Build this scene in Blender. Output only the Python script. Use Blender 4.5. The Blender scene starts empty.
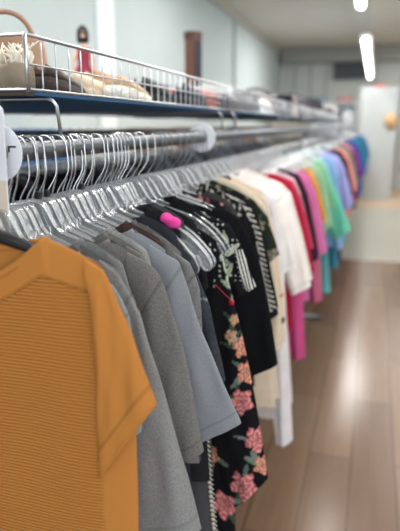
import bpy, math, random
import numpy as np
from mathutils import Vector
R = random.Random(7)
COL = bpy.context.scene.collection
EYE = 1.5            # eye height; garment shapes below are written relative to it
RX, RZ = -0.5, EYE - 0.037   # the front rail

# ------------------------------------------------------------------ colours / materials
def lin(c):
    return tuple(((v/255)/12.92 if v/255 <= 0.04045 else ((v/255+0.055)/1.055)**2.4) for v in c)
MATS = {}
def mat(name):
    m = bpy.data.materials.new(name); m.use_nodes = True
    nt = m.node_tree; nt.nodes.clear()
    out = nt.nodes.new('ShaderNodeOutputMaterial')
    return m, nt, out
def N(nt, t, **kw):
    n = nt.nodes.new(t)
    for k, v in kw.items(): setattr(n, k, v)
    return n
def principled(name, col, rough=.6, metal=0, noise=0, nscale=60, bump=0, bscale=300, sheen=0, spec=.5):
    if name in MATS: return MATS[name]
    m, nt, out = mat(name)
    p = N(nt, 'ShaderNodeBsdfPrincipled')
    c = lin(col)
    p.inputs['Base Color'].default_value = (*c, 1)
    p.inputs['Roughness'].default_value = rough
    p.inputs['Metallic'].default_value = metal
    p.inputs['Specular IOR Level'].default_value = spec
    if sheen: p.inputs['Sheen Weight'].default_value = sheen
    nt.links.new(p.outputs[0], out.inputs[0])
    tc = N(nt, 'ShaderNodeTexCoord')
    if noise:
        no = N(nt, 'ShaderNodeTexNoise'); no.inputs['Scale'].default_value = nscale; no.inputs['Detail'].default_value = 4
        nt.links.new(tc.outputs['Object'], no.inputs['Vector'])
        mr = N(nt, 'ShaderNodeMapRange'); mr.inputs[3].default_value = 1-noise; mr.inputs[4].default_value = 1+noise
        mr.inputs[1].default_value = .3; mr.inputs[2].default_value = .7
        nt.links.new(no.outputs[0], mr.inputs[0])
        mx = N(nt, 'ShaderNodeVectorMath', operation='SCALE'); mx.inputs[0].default_value = c
        if name.startswith('fabric'):
            at = N(nt, 'ShaderNodeAttribute', attribute_name='seam'); sg = N(nt, 'ShaderNodeMath', operation='MULTIPLY_ADD'); sg.inputs[1].default_value = -.38; sg.inputs[2].default_value = 1
            nt.links.new(at.outputs['Fac'], sg.inputs[0]); mm = N(nt, 'ShaderNodeMath', operation='MULTIPLY'); nt.links.new(mr.outputs[0], mm.inputs[0]); nt.links.new(sg.outputs[0], mm.inputs[1])
            nt.links.new(mm.outputs[0], mx.inputs['Scale'])
        else: nt.links.new(mr.outputs[0], mx.inputs['Scale'])
        nt.links.new(mx.outputs[0], p.inputs['Base Color'])
    if bump:
        nb = N(nt, 'ShaderNodeTexNoise'); nb.inputs['Scale'].default_value = bscale
        nt.links.new(tc.outputs['Object'], nb.inputs['Vector'])
        b = N(nt, 'ShaderNodeBump'); b.inputs['Strength'].default_value = bump; b.inputs['Distance'].default_value = .002
        nt.links.new(nb.outputs[0], b.inputs['Height']); nt.links.new(b.outputs[0], p.inputs['Normal'])
    MATS[name] = m
    return m
def fabric(col, heather=0):
    return principled('fabric_%d_%d_%d_%d' % (*col, int(heather*100)), col, rough=.95, noise=max(heather, .05),
                      nscale=420 if heather else 25, bump=.25, bscale=900, spec=.12)
def painted(name, rough=.9, bump=.2):
    if name in MATS: return MATS[name]
    m, nt, out = mat(name)
    p = N(nt, 'ShaderNodeBsdfPrincipled'); p.inputs['Roughness'].default_value = rough; p.inputs['Specular IOR Level'].default_value = .15
    a = N(nt, 'ShaderNodeVertexColor', layer_name='paint')
    nt.links.new(a.outputs[0], p.inputs['Base Color']); nt.links.new(p.outputs[0], out.inputs[0])
    tc = N(nt, 'ShaderNodeTexCoord'); nb = N(nt, 'ShaderNodeTexNoise'); nb.inputs['Scale'].default_value = 700
    nt.links.new(tc.outputs['Object'], nb.inputs['Vector'])
    b = N(nt, 'ShaderNodeBump'); b.inputs['Strength'].default_value = bump; b.inputs['Distance'].default_value = .002
    nt.links.new(nb.outputs[0], b.inputs['Height']); nt.links.new(b.outputs[0], p.inputs['Normal'])
    MATS[name] = m
    return m
def ribbed(name, col):
    m, nt, out = mat(name)
    p = N(nt, 'ShaderNodeBsdfPrincipled'); p.inputs['Roughness'].default_value = .95; p.inputs['Specular IOR Level'].default_value = .1
    tc = N(nt, 'ShaderNodeTexCoord'); sep = N(nt, 'ShaderNodeSeparateXYZ'); nt.links.new(tc.outputs['Object'], sep.inputs[0])
    no = N(nt, 'ShaderNodeTexNoise'); no.inputs['Scale'].default_value = 6; nt.links.new(tc.outputs['Object'], no.inputs['Vector'])
    a = N(nt, 'ShaderNodeMath', operation='MULTIPLY'); a.inputs[1].default_value = .008; nt.links.new(no.outputs[0], a.inputs[0])
    s = N(nt, 'ShaderNodeMath', operation='ADD'); nt.links.new(sep.outputs[2], s.inputs[0]); nt.links.new(a.outputs[0], s.inputs[1])
    w = N(nt, 'ShaderNodeMath', operation='MULTIPLY'); w.inputs[1].default_value = 2*math.pi/.0047; nt.links.new(s.outputs[0], w.inputs[0])
    si = N(nt, 'ShaderNodeMath', operation='SINE'); nt.links.new(w.outputs[0], si.inputs[0])
    vc = N(nt, 'ShaderNodeVertexColor', layer_name='paint')
    sv = N(nt, 'ShaderNodeSeparateColor'); nt.links.new(vc.outputs[0], sv.inputs[0])
    mk = N(nt, 'ShaderNodeMath', operation='MULTIPLY'); nt.links.new(si.outputs[0], mk.inputs[0]); nt.links.new(sv.outputs[0], mk.inputs[1])
    sm = N(nt, 'ShaderNodeMath', operation='SUBTRACT'); nt.links.new(mk.outputs[0], sm.inputs[0])
    s2 = N(nt, 'ShaderNodeMath', operation='MULTIPLY'); s2.inputs[1].default_value = 2.0; nt.links.new(sv.outputs[1], s2.inputs[0]); nt.links.new(s2.outputs[0], sm.inputs[1])
    b = N(nt, 'ShaderNodeBump'); b.inputs['Strength'].default_value = .8; b.inputs['Distance'].default_value = .0011
    nt.links.new(sm.outputs[0], b.inputs['Height']); nt.links.new(b.outputs[0], p.inputs['Normal'])
    mr = N(nt, 'ShaderNodeMapRange'); mr.inputs[1].default_value = -1.5; mr.inputs[2].default_value = 1; mr.inputs[3].default_value = .74; mr.inputs[4].default_value = 1.06
    nt.links.new(sm.outputs[0], mr.inputs[0])
    mx = N(nt, 'ShaderNodeVectorMath', operation='SCALE'); mx.inputs[0].default_value = lin(col)
    nt.links.new(mr.outputs[0], mx.inputs['Scale']); nt.links.new(mx.outputs[0], p.inputs['Base Color'])
    nt.links.new(p.outputs[0], out.inputs[0])
    return m
def emission(name, col, st):
    m, nt, out = mat(name); e = N(nt, 'ShaderNodeEmission'); e.inputs[0].default_value = (*lin(col), 1); e.inputs[1].default_value = st
    nt.links.new(e.outputs[0], out.inputs[0]); return m
def clear_plastic(name, opacity, tint, frost=.0, rough=.12):
    m, nt, out = mat(name)
    tr = N(nt, 'ShaderNodeBsdfTransparent'); tr.inputs[0].default_value = tint
    gl = N(nt, 'ShaderNodeBsdfGlossy'); gl.inputs['Roughness'].default_value = rough; gl.inputs[0].default_value = (.86, .87, .88, 1)
    df = N(nt, 'ShaderNodeBsdfDiffuse'); df.inputs[0].default_value = (.75, .77, .79, 1)
    lw = N(nt, 'ShaderNodeLayerWeight'); lw.inputs[0].default_value = .5
    mr = N(nt, 'ShaderNodeMapRange'); mr.inputs[3].default_value = opacity; mr.inputs[4].default_value = min(1, opacity+.42)
    nt.links.new(lw.outputs['Facing'], mr.inputs[0])
    m1 = N(nt, 'ShaderNodeMixShader'); m1.inputs[0].default_value = frost; nt.links.new(gl.outputs[0], m1.inputs[1]); nt.links.new(df.outputs[0], m1.inputs[2])
    m2 = N(nt, 'ShaderNodeMixShader'); nt.links.new(mr.outputs[0], m2.inputs[0]); nt.links.new(tr.outputs[0], m2.inputs[1]); nt.links.new(m1.outputs[0], m2.inputs[2])
    nt.links.new(m2.outputs[0], out.inputs[0]); return m

# ------------------------------------------------------------------ mesh helpers
class MB:
    def __init__(s): s.v = []; s.f = []; s.mi = []; s.cur = 0
    def add(s, vs, fs):
        o = len(s.v); s.v += [tuple(map(float, v)) for v in vs]
        for f in fs: s.f.append(tuple(i+o for i in f)); s.mi.append(s.cur)
    def box(s, x0, x1, y0, y1, z0, z1, bev=0):
        if bev <= 0:
            s.add([(x0,y0,z0),(x1,y0,z0),(x1,y1,z0),(x0,y1,z0),(x0,y0,z1),(x1,y0,z1),(x1,y1,z1),(x0,y1,z1)],
                  [(0,3,2,1),(4,5,6,7),(0,1,5,4),(1,2,6,5),(2,3,7,6),(3,0,4,7)]); return
        rings = []
        for z, i in ((z0, bev), (z0+bev, 0), (z1-bev, 0), (z1, bev)):
            X0, X1, Y0, Y1 = x0+i, x1-i, y0+i, y1-i; b = bev
            rings.append([(X0+b,Y0,z),(X1-b,Y0,z),(X1,Y0+b,z),(X1,Y1-b,z),(X1-b,Y1,z),(X0+b,Y1,z),(X0,Y1-b,z),(X0,Y0+b,z)])
        s.loft(rings, cap=True)
    def loft(s, rings, cap=False, closed=True):
        n = len(rings[0]); vs = [p for r in rings for p in r]; fs = []
        for i in range(len(rings)-1):
            for j in range(n if closed else n-1):
                k = (j+1) % n
                fs.append((i*n+j, i*n+k, (i+1)*n+k, (i+1)*n+j))
        if cap:
            fs.append(tuple(range(n-1, -1, -1))); fs.append(tuple((len(rings)-1)*n+j for j in range(n)))
        s.add(vs, fs)
    def tube(s, pts, r, n=8, close=False, cap=True):
        P = [np.array(p, float) for p in pts]; m = len(P); rings = []
        prev = None
        for i in range(m):
            if close: t = P[(i+1) % m]-P[i-1]
            else: t = P[min(i+1, m-1)]-P[max(i-1, 0)]
            t = t/(np.linalg.norm(t)+1e-9)
            if prev is None:
                a = np.array((0, 0, 1.)) if abs(t[2]) < .9 else np.array((0, 1., 0))
                u = np.cross(t, a)
            else: u = prev-t*np.dot(prev, t)
            u /= np.linalg.norm(u)+1e-9; prev = u; w = np.cross(t, u)
            rr = r[i] if isinstance(r, (list, tuple)) else r
            rings.append([tuple(P[i]+rr*(math.cos(2*math.pi*j/n)*u+math.sin(2*math.pi*j/n)*w)) for j in range(n)])
        if close: rings.append(rings[0])
        s.loft(rings, cap=cap and not close)
    def prism(s, poly, y0, y1):     # polygon in XZ extruded along Y
        n = len(poly)
        s.add([(x, y0, z) for x, z in poly]+[(x, y1, z) for x, z in poly],
              [tuple(range(n)), tuple(range(2*n-1, n-1, -1))]+[(j, j+n, (j+1) % n+n, (j+1) % n) for j in range(n)])
    def mesh(s, name, smooth=True):
        me = bpy.data.meshes.new(name); me.from_pydata(s.v, [], s.f)
        me.polygons.foreach_set('material_index', s.mi)
        me.polygons.foreach_set('use_smooth', [smooth]*len(s.f)); me.validate(); me.update()
        return me
def link(name, me, mats, parent=None, loc=None, rz=0, rot=None):
    o = bpy.data.objects.new(name, me); COL.objects.link(o)
    mats = mats if isinstance(mats, (list, tuple)) else [mats]
    if me is not None:
        while len(me.materials) < len(mats): me.materials.append(mats[len(me.materials)])
        for i, m in enumerate(mats):
            o.material_slots[i].link = 'OBJECT'; o.material_slots[i].material = m
    if parent: o.parent = parent
    if loc is not None: o.location = loc
    o.rotation_euler = rot if rot else (0, 0, rz)
    return o
LABELS = {}
def tag(o, label, cat, group=None, kind=None):
    LABELS.setdefault(label, []).append(o)
    o['label'] = label; o['category'] = cat
    if group: o['group'] = group
    if kind: o['kind'] = kind
    return o
def empty(name, loc, label, cat, group=None, rz=0):
    o = bpy.data.objects.new(name, None); COL.objects.link(o); o.location = loc; o.rotation_euler = (0, 0, rz); o.empty_display_size = .05
    return tag(o, label, cat, group)
def struct(name, mb, m, smooth=False, parent=None):
    o = link(name, mb.mesh(name, smooth), m, parent)
    if parent is None: o['kind'] = 'structure'
    return o
def copy_tree(o, loc, mats=None):
    c = o.copy(); COL.objects.link(c); c.location = loc
    for ch in o.children:
        d = ch.copy(); COL.objects.link(d); d.parent = c
    return c

# ------------------------------------------------------------------ garments
# local frame: x toward the aisle from the rail, y along the rail, z relative to eye level
def folds(x, z, seed, amp, top):
    r = np.random.RandomState(seed); y = np.zeros_like(x)
    g = np.clip((top-z)/.35, 0, 1)**.8
    for k in range(4):
        f = r.uniform(18, 60); ph = r.uniform(0, 6.28); sl = r.uniform(-6, 6)
        y += np.sin(f*x+ph+sl*z+1.3*np.sin(5*z+ph))*r.uniform(.5, 1)/(1+k*.35)
    y2 = np.zeros_like(x)
    for k in range(3):
        a = r.uniform(-1, 1); f = r.uniform(25, 50)
        y2 += np.sin(f*(x*a+z*.8)+r.uniform(0, 6))*.35
    return amp*(y*g+y2*(.35+.4*g))
def body_mesh(nw, nd, sx, sz, ux, uz, wb, hem, T, seed, NU=30, NV=26, neckz=-.150, amp=.004, paint=None, backd=.012, name='garment', slant=0):
    u = np.linspace(-1, 1, NU+1); u = np.sign(u)*np.abs(u)**.85
    v = np.linspace(0, 1, NV+1)**1.15
    U, V = np.meshgrid(u, v)
    side_z = sz+(hem-sz)*V
    W = np.where(side_z > uz, sx+(ux-sx)*np.clip((sz-side_z)/max(1e-4, sz-uz), 0, 1), ux+(wb-ux)*np.clip((uz-side_z)/(uz-hem), 0, 1))
    X = U*W; X0 = np.abs(U)*sx
    vs = []; fs = []; cols = []
    for k, (side, dd) in enumerate(((-1, nd), (1, backd))):
        t = np.clip((X0-nw)/(sx-nw), 0, 1)
        shoulder = neckz+(sz-neckz)*(t*.75+.25*t**2.5)
        zt = np.where(X0 < nw, neckz-dd*np.clip(1-(X0/nw)**2, 0, 1), shoulder)
        hz = hem+.004*np.sin(X*30+seed)+slant*X
        Z = zt+(hz-zt)*V
        prof = np.sqrt(np.clip(1-np.abs(U)**5, 0, 1))
        op = np.where(X0 >= nw, np.sqrt(np.clip(V/.07, 0, 1)), 1)
        Yy = side*T*prof*op*(1+.5*V)+folds(X, Z, seed, amp, -.2)*(.25+.75*np.clip(V/.1, 0, 1))
        o = len(vs)
        vs += list(zip(X.ravel(), Yy.ravel(), Z.ravel()))
        n = NU+1
        for i in range(NV):
            for j in range(NU):
                q = (o+i*n+j, o+i*n+j+1, o+(i+1)*n+j+1, o+(i+1)*n+j)
                fs.append(q if side < 0 else q[::-1])
        if paint: cols.append(paint(X, Z, side))
    me = bpy.data.meshes.new(name); me.from_pydata([tuple(map(float, a)) for a in vs], [], fs)
    if paint:
        c = np.concatenate([a.reshape(-1, 3) for a in cols]); c = np.hstack([c, np.ones((len(c), 1))]).astype(np.float32)
        at = me.color_attributes.new('paint', 'FLOAT_COLOR', 'POINT'); at.data.foreach_set('color', c.ravel())
    me.polygons.foreach_set('use_smooth', [True]*len(fs)); me.update()
    return me
def resample(P, n):
    P = np.array(P, float); d = np.r_[0, np.cumsum(np.linalg.norm(np.diff(P, axis=0), axis=1))]
    t = np.linspace(0, d[-1], n)
    # smooth a little
    out = np.c_[np.interp(t, d, P[:, 0]), np.interp(t, d, P[:, 1])]
    for _ in range(2): out[1:-1] = (out[:-2]+2*out[1:-1]+out[2:])/4
    return out
def sleeve_mesh(O, I, T, seed, n=16, m=16, paint=None, yoff=0, amp=.003, sgn=1, name='sleeve'):
    O = resample(O, n); I = resample(I, n); vs = []; fs = []
    rng = np.random.RandomState(seed)
    ph = rng.uniform(0, 6, 3)
    def ring(i, sc=1, lift=0):
        o, q = O[i], I[i]; c = (o+q)/2; h = (o-q)/2*sc; r = []
        if lift: d = (O[i]+I[i]-O[i-1]-I[i-1]); d = d/(np.linalg.norm(d)+1e-9); c = c-d*lift
        s = i/(n-1)
        TT = T*(.5+.5*min(1, s*4))*(1+.35*s)*sc
        for j in range(m):
            a = 2*math.pi*j/m; x = c[0]+h[0]*math.cos(a); z = c[1]+h[1]*math.cos(a)
            y = math.sin(a)*TT*(1+.25*math.sin(3*a+ph[0]+4*s)) + yoff + amp*s*math.sin(5*math.cos(a)+ph[1]+3*s)+amp*.5*math.sin(9*s+ph[2])+amp*.7*math.sin(16*s+6*math.cos(a)+ph[0])*min(1, s*3)*(1-.4*s)+amp*.5*math.sin(9*math.cos(a)-5*s+ph[2])*s
            r.append((x*sgn, y, z))
        return r
    rings = [ring(i) for i in range(n)]+[ring(n-1, .93), ring(n-1, .92, .02)]
    mb = MB(); mb.loft(rings)
    me = mb.mesh(name)
    mid = (O+I)/2; dd_ = np.r_[0, np.cumsum(np.linalg.norm(np.diff(mid, axis=0), axis=1))]; dd_ = np.r_[dd_, dd_[-1], dd_[-1]]
    L_ = dd_[-1]; sv = np.maximum(np.exp(-((dd_-.055)/.0022)**2), np.exp(-((L_-.020-dd_)/.0016)**2)*.7)
    sa = me.attributes.new('seam', 'FLOAT', 'POINT'); sa.data.foreach_set('value', np.repeat(sv, m).astype(np.float32))
    if paint:
        X = np.array([v.co[0] for v in me.vertices]); Z = np.array([v.co[2] for v in me.vertices]); Yv = np.array([v.co[1] for v in me.vertices])
        c = paint(X, Z, np.where(Yv < yoff, -1, 1)); c = np.hstack([c.reshape(-1, 3), np.ones((len(X), 1))]).astype(np.float32)
        at = me.color_attributes.new('paint', 'FLOAT_COLOR', 'POINT'); at.data.foreach_set('color', c.ravel())
    return me
def neckband_mesh(nw, nd, T, neckz=-.150, backd=.012, h=.016, name='neckband'):
    pts = []
    for k in range(48):
        a = 2*math.pi*k/48; x = nw*math.cos(a)*.995; s = math.sin(a)
        d = nd if s < 0 else backd
        pts.append((x, (T+.0008)*math.copysign(abs(s)**.5, s), neckz-d*s*s, d))
    rings = []
    for x, y, z, d in pts:
        dx, dz = -2*d*x/nw/nw, 1.0
        L = math.hypot(dx, dz)+1e-9; dx, dz = dx/L, dz/L
        oy = -.0012 if y < 0 else .0012
        rings.append([(x-dx*h*.75, y+oy, z-dz*h*.75), (x+dx*h*.2, y+oy, z+dz*h*.2), (x+dx*h*.2, y-oy, z+dz*h*.2), (x-dx*h*.75, y-oy, z-dz*h*.75)])
    rings.append(rings[0]); mb = MB(); mb.loft(rings); return mb.mesh(name)

SH = {}
def shape(key, **k):
    SH[key] = k; k.setdefault('nw', .085); k.setdefault('nd', .06); k.setdefault('T', .009); k.setdefault('seed', len(SH)*3+1)
    k.setdefault('neckz', -.150); k.setdefault('sleeve', True); k.setdefault('detail', (30, 26)); k.setdefault('amp', .004); k.setdefault('slant', 0)
    k.setdefault('sx', .205); k.setdefault('sz', -.205); k.setdefault('ux', .205); k.setdefault('uz', -.38); k.setdefault('backd', .012)
# measured ones, near to far
shape('g1a', nw=.135, nd=.055, neckz=-.166, backd=.035, sx=.19, sz=-.19, ux=.2, wb=.215, hem=-.70, O=[(.175,-.182),(.199,-.193),(.221,-.231),(.232,-.297),(.235,-.39)], I=[(.17,-.24),(.17,-.32),(.175,-.41)])
shape('g1', nw=.135, nd=.055, neckz=-.166, backd=.035, sx=.19, sz=-.185, ux=.21, wb=.235, hem=-.86, T=.010, O=[(.165,-.172),(.19,-.187),(.222,-.241),(.257,-.368),(.286,-.47),(.306,-.550)], I=[(.16,-.25),(.165,-.38),(.18,-.50),(.195,-.60)])
shape('g2', nw=.135, nd=.055, neckz=-.166, backd=.035, sx=.19, sz=-.195, ux=.2, wb=.225, hem=-.80, T=.010, O=[(.165,-.181),(.198,-.194),(.216,-.213),(.247,-.311),(.265,-.40),(.280,-.492)], I=[(.16,-.26),(.17,-.38),(.185,-.47),(.19,-.535)])
shape('g3', nw=.135, nd=.055, neckz=-.166, backd=.035, sx=.19, sz=-.195, ux=.2, wb=.215, hem=-.70, T=.010, O=[(.165,-.187),(.213,-.212),(.25,-.323),(.288,-.41),(.320,-.483)], I=[(.15,-.26),(.17,-.36),(.19,-.45),(.215,-.545)])
shape('rim', nw=.13, nd=.055, neckz=-.175, backd=.03, sx=.19, sz=-.215, ux=.21, wb=.225, hem=-.62, O=[(.162,-.204),(.207,-.231),(.226,-.28),(.231,-.354)], I=[(.16,-.28),(.17,-.34),(.185,-.37)])
shape('charc', sx=.19, sz=-.235, neckz=-.17, ux=.2, wb=.21, hem=-.66, O=[(.16,-.225),(.195,-.25),(.225,-.323),(.242,-.40),(.260,-.474)], I=[(.15,-.30),(.16,-.40),(.175,-.50)])
shape('floral', nw=.11, nd=.12, sx=.2, sz=-.235, neckz=-.185, ux=.215, uz=-.36, wb=.255, hem=-.98, T=.012, sleeve=False, detail=(110, 230), amp=.006,
      O=[(.17,-.215),(.213,-.262),(.254,-.424),(.29,-.582),(.324,-.769)], I=[(.16,-.32),(.17,-.5),(.19,-.7),(.235,-.875)])
shape('black', nw=.06, nd=.05, sx=.19, sz=-.19, neckz=-.170, ux=.2, wb=.22, hem=-.62, T=.012, O=[(.15,-.181),(.19,-.188),(.218,-.205),(.269,-.304),(.295,-.42),(.318,-.547)], I=[(.15,-.27),(.165,-.40),(.18,-.52),(.205,-.615)])
shape('lace', sx=.19, sz=-.18, ux=.2, wb=.235, hem=-.66, detail=(120, 200), O=[(.16,-.16),(.19,-.172),(.229,-.222),(.259,-.323),(.290,-.460)], I=[(.15,-.24),(.165,-.36),(.21,-.52)], seed=4)
shape('green', sx=.2, sz=-.2, ux=.21, wb=.23, hem=-.6, detail=(60, 70), O=[(.17,-.19),(.2,-.2),(.238,-.245),(.272,-.344)], I=[(.16,-.26),(.18,-.33),(.215,-.395)])
shape('cream', sx=.19, sz=-.195, ux=.21, wb=.262, hem=-.86, detail=(60, 90), O=[(.158,-.178),(.206,-.223),(.24,-.36),(.267,-.52),(.275,-.66)], I=[(.16,-.27),(.17,-.4),(.2,-.68)])
shape('white', sx=.2, sz=-.2, ux=.215, wb=.275, hem=-1.03, T=.02, amp=.007, O=[(.17,-.181),(.205,-.195),(.241,-.229),(.285,-.37),(.328,-.528)], I=[(.16,-.27),(.19,-.4),(.262,-.567)])
shape('whitelong', sx=.2, sz=-.2, ux=.22, wb=.24, hem=-.8, T=.018, amp=.006, O=[(.17,-.181),(.22,-.22),(.25,-.4),(.275,-.7),(.305,-1.04)], I=[(.16,-.27),(.18,-.4),(.2,-.72),(.25,-1.06)])
shape('mint', nw=.128, nd=.05, neckz=-.176, backd=.03, sx=.2, sz=-.205, ux=.22, wb=.26, hem=-.66, T=.02, amp=.006, O=[(.17,-.195),(.22,-.23),(.32,-.42),(.40,-.61)], I=[(.16,-.27),(.2,-.42),(.29,-.68)])
shape('tee', nw=.128, nd=.05, neckz=-.176, backd=.03, wb=.215, hem=-.74, O=[(.17,-.19),(.205,-.205),(.232,-.26),(.262,-.36),(.285,-.45)], I=[(.16,-.27),(.175,-.37),(.215,-.49)])
shape('slim', nw=.118, nd=.06, neckz=-.160, backd=.035, sx=.175, sz=-.19, ux=.18, wb=.195, hem=-.68, T=.008, O=[(.15,-.178),(.175,-.19),(.195,-.23),(.205,-.30)], I=[(.14,-.25),(.145,-.30),(.16,-.33)])
shape('slimb', nw=.112, nd=.08, neckz=-.158, backd=.04, sx=.17, sz=-.185, ux=.178, wb=.20, hem=-.72, T=.008, O=[(.15,-.176),(.172,-.188),(.19,-.24),(.198,-.32)], I=[(.14,-.25),(.145,-.31),(.155,-.35)])
shape('half', nw=.128, nd=.05, neckz=-.176, backd=.03, wb=.24, hem=-.78, T=.014, amp=.006, O=[(.17,-.19),(.21,-.21),(.245,-.28),(.28,-.42),(.305,-.54)], I=[(.16,-.27),(.175,-.40),(.23,-.58)])
shape('long', nw=.128, nd=.05, neckz=-.176, backd=.03, wb=.25, hem=-.80, T=.016, amp=.006, O=[(.17,-.19),(.212,-.212),(.24,-.3),(.265,-.55),(.29,-.80)], I=[(.16,-.27),(.17,-.40),(.19,-.62),(.235,-.82)])
shape('dress', nw=.10, nd=.09, wb=.29, hem=-1.08, T=.016, amp=.009, O=[(.17,-.19),(.205,-.205),(.23,-.26),(.25,-.33)], I=[(.16,-.27),(.175,-.33),(.21,-.37)])
shape('slimhi', nw=.06, nd=.04, neckz=-.158, sx=.165, sz=-.185, ux=.178, wb=.20, hem=-.66, detail=(70, 90), O=[(.14,-.176),(.165,-.19),(.182,-.24),(.19,-.32)], I=[(.13,-.25),(.14,-.31),(.15,-.35)])
shape('stripe', nw=.10, nd=.06, neckz=-.165, sx=.19, sz=-.205, ux=.195, wb=.205, hem=-.60, detail=(90, 110), O=[(.17,-.192),(.21,-.208),(.24,-.26),(.272,-.345)], I=[(.16,-.27),(.18,-.33),(.225,-.378)])
shape('tunic', nw=.10, nd=.08, sx=.165, sz=-.185, ux=.18, uz=-.36, wb=.235, hem=-.96, sleeve=False, T=.008)
shape('tank', nw=.10, nd=.10, sx=.155, sz=-.178, ux=.195, uz=-.36, wb=.22, hem=-.72, sleeve=False, T=.012)
CACHE = {}
def meshes(key, paint=None, pk=None):
    ck = (key, pk)
    if ck in CACHE: return CACHE[ck]
    k = SH[key]; NU, NV = k['detail']
    b = body_mesh(k['nw'], k['nd'], k['sx'], k['sz'], k['ux'], k['uz'], k['wb'], k['hem'], k['T'], k['seed'], NU, NV, k['neckz'], k['amp'], paint, k['backd'], slant=k['slant'])
    sl = []
    if k['sleeve'] or 'O' in k and key == 'floral':
        d = {'floral': (150, 90), 'lace': (190, 90), 'stripe': (150, 130)}.get(key, (60, 50)) if paint else (110, 28)
        sl = [sleeve_mesh(k['O'], k['I'], k['T']*1.25, k['seed'], d[0], d[1], paint, -.002, sgn=s) for s in (1, -1)]
    nb = neckband_mesh(k['nw'], k['nd'], k['T'], k['neckz'], k['backd'])
    CACHE[ck] = (b, sl, nb); return CACHE[ck]
def joined(key):
    ck = ('joined', key)
    if ck not in CACHE:
        b, sl, nb = meshes(key); vs = []; fs = []
        for me in [b]+sl:
            o = len(vs); vs += [tuple(v.co) for v in me.vertices]; fs += [tuple(i+o for i in p.vertices) for p in me.polygons]
        me = bpy.data.meshes.new('garment'); me.from_pydata(vs, [], fs); me.polygons.foreach_set('use_smooth', [True]*len(fs)); me.update(); CACHE[ck] = me
    return CACHE[ck]
def garment(name, cat, key, Y, m, label, group=None, paint=None, pk=None, parts=True, band=None, X=RX, rz=0, scale=(1, 1, 1), tilt=0, sm=None):
    if parts:
        b, sl, nb = meshes(key, paint, pk)
        o = link(name, b, m, None, (X, Y, EYE), rz)
        for s in sl: link('sleeve', s, sm or m, o)
        link('neckband', nb, band or (fabric((30,30,32)) if paint else m), o)
    else:
        o = link(name, joined(key), m, None, (X, Y, EYE), rz)
    # stretch about the rail so every neck stays on its hanger
    o.scale = scale
    return tag(o, label, cat, group)

# ------------------------------------------------------------------ hangers
M_PLATE = clear_plastic('clear_styrene_web', .13, (.97, .975, .98, 1), .45, .12)
M_RIM = clear_plastic('clear_styrene_rim', .22, (.95, .96, .97, 1), .38, .07)
M_RIM2 = clear_plastic('clear_styrene_rim_bright', .6, (.96, .97, .98, 1), .75, .07)  # copy for farther hangers, whitish haze put into the plastic
M_PLATE2 = clear_plastic('clear_styrene_web_bright', .34, (.98, .98, .98, 1), .6, .12)  # web copy with the same painted-in haze
M_CHROME = principled('chrome_wire', (205, 207, 210), rough=.18, metal=1)
M_CHROME_DIM = principled('chrome_wire_dim', (128, 131, 138), rough=.32, metal=1)  # hook chrome again, its shine dimmed in the colour for farther hooks
M_BLACKP = principled('black_plastic', (22, 22, 24), rough=.35)
HTOP = [(.0,-.075),(.024,-.076),(.032,-.081),(.040,-.096),(.050,-.114),(.064,-.123),(.09,-.129),(.15,-.148),(.185,-.173),(.205,-.194),(.218,-.211),(.223,-.224),
        (.219,-.232),(.210,-.235),(.202,-.229),(.198,-.216),(.195,-.206),(.187,-.200),(.181,-.205),(.176,-.206),(.172,-.198),(.160,-.176),(.13,-.164),(.09,-.152),(.05,-.147),(.03,-.144),(.0,-.143)]
def arc(cx, cz, r, a0, a1, n): return [(cx+r*math.cos(math.radians(a0+(a1-a0)*i/n)), 0, cz+r*math.sin(math.radians(a0+(a1-a0)*i/n))) for i in range(n+1)]
HOOK = [(0,0,-.082),(.0,0,-.073),(.0015,0,-.068),(.007,0,-.060),(.0155,0,-.049),(.0205,0,-.039),(.0222,0,-.028),(.0215,0,-.014)]+arc(0, .001, .0205, -10, 200, 16)
def hanger_meshes():
    full = HTOP+[(-x, z) for x, z in reversed(HTOP[1:-1])]
    web = MB()
    # web as strips between upper and lower outline of each arm (front and back faces)
    up = HTOP[:13]; lo = HTOP[13:][::-1]
    U = resample(up, 26); L = resample(lo, 26)
    for s in (1, -1):
        for y in (-.0012, .0012):
            vs = [(s*p[0], y, p[1]) for p in U]+[(s*p[0], y, p[1]) for p in L]
            web.add(vs, [(i, i+1, 27+i, 26+i) for i in range(25)])
    rim = MB(); ol = [tuple(p) for p in resample(full+[full[0]], 150)[:-1]]
    for y in (-.0034, .0034): rim.tube([(x, y, z) for x, z in ol], .0012, 5, close=True)
    n_ = len(ol); rim.add([(x, y, z) for y in (-.0034, .0034) for x, z in ol], [(i, (i+1) % n_, (i+1) % n_+n_, i+n_) for i in range(n_)])
    # raised inner rib of each arm and the strap loop at the shoulder
    for s in (1, -1):
        rim.tube([(s*x, 0, z) for x, z in [(.03,-.134),(.06,-.137),(.09,-.141),(.13,-.155),(.165,-.176),(.185,-.193)]], .0013, 5)
        rim.tube([(s*x, 0, z) for x, z in [(.052,-.115),(.056,-.108),(.066,-.110),(.070,-.123)]], .0016, 5)
        rim.tube([(s*.022, 0, -.078), (s*.030, 0, -.1), (s*.040, 0, -.120), (s*.045, 0, -.142)], .0012, 5)
    hk = MB(); hk.tube(HOOK, .0016, 7)
    return web.mesh('web', False), rim.mesh('rim'), hk.mesh('hook')
WEB, RIM, HOOKM = hanger_meshes()
fh = MB(); fh.cur = 0; fh.tube(HOOK, .0016, 5); fh.cur = 1; fh.tube([(x, 0, z) for x, z in HTOP], .0022, 4); fh.tube([(-x, 0, z) for x, z in HTOP], .0022, 4)
FARH = fh.mesh('hanger')
cl = MB(); cl.box(-.007, .007, -.005, .005, -.083, -.064, .002); CLIP = cl.mesh('size_clip', False)
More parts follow.
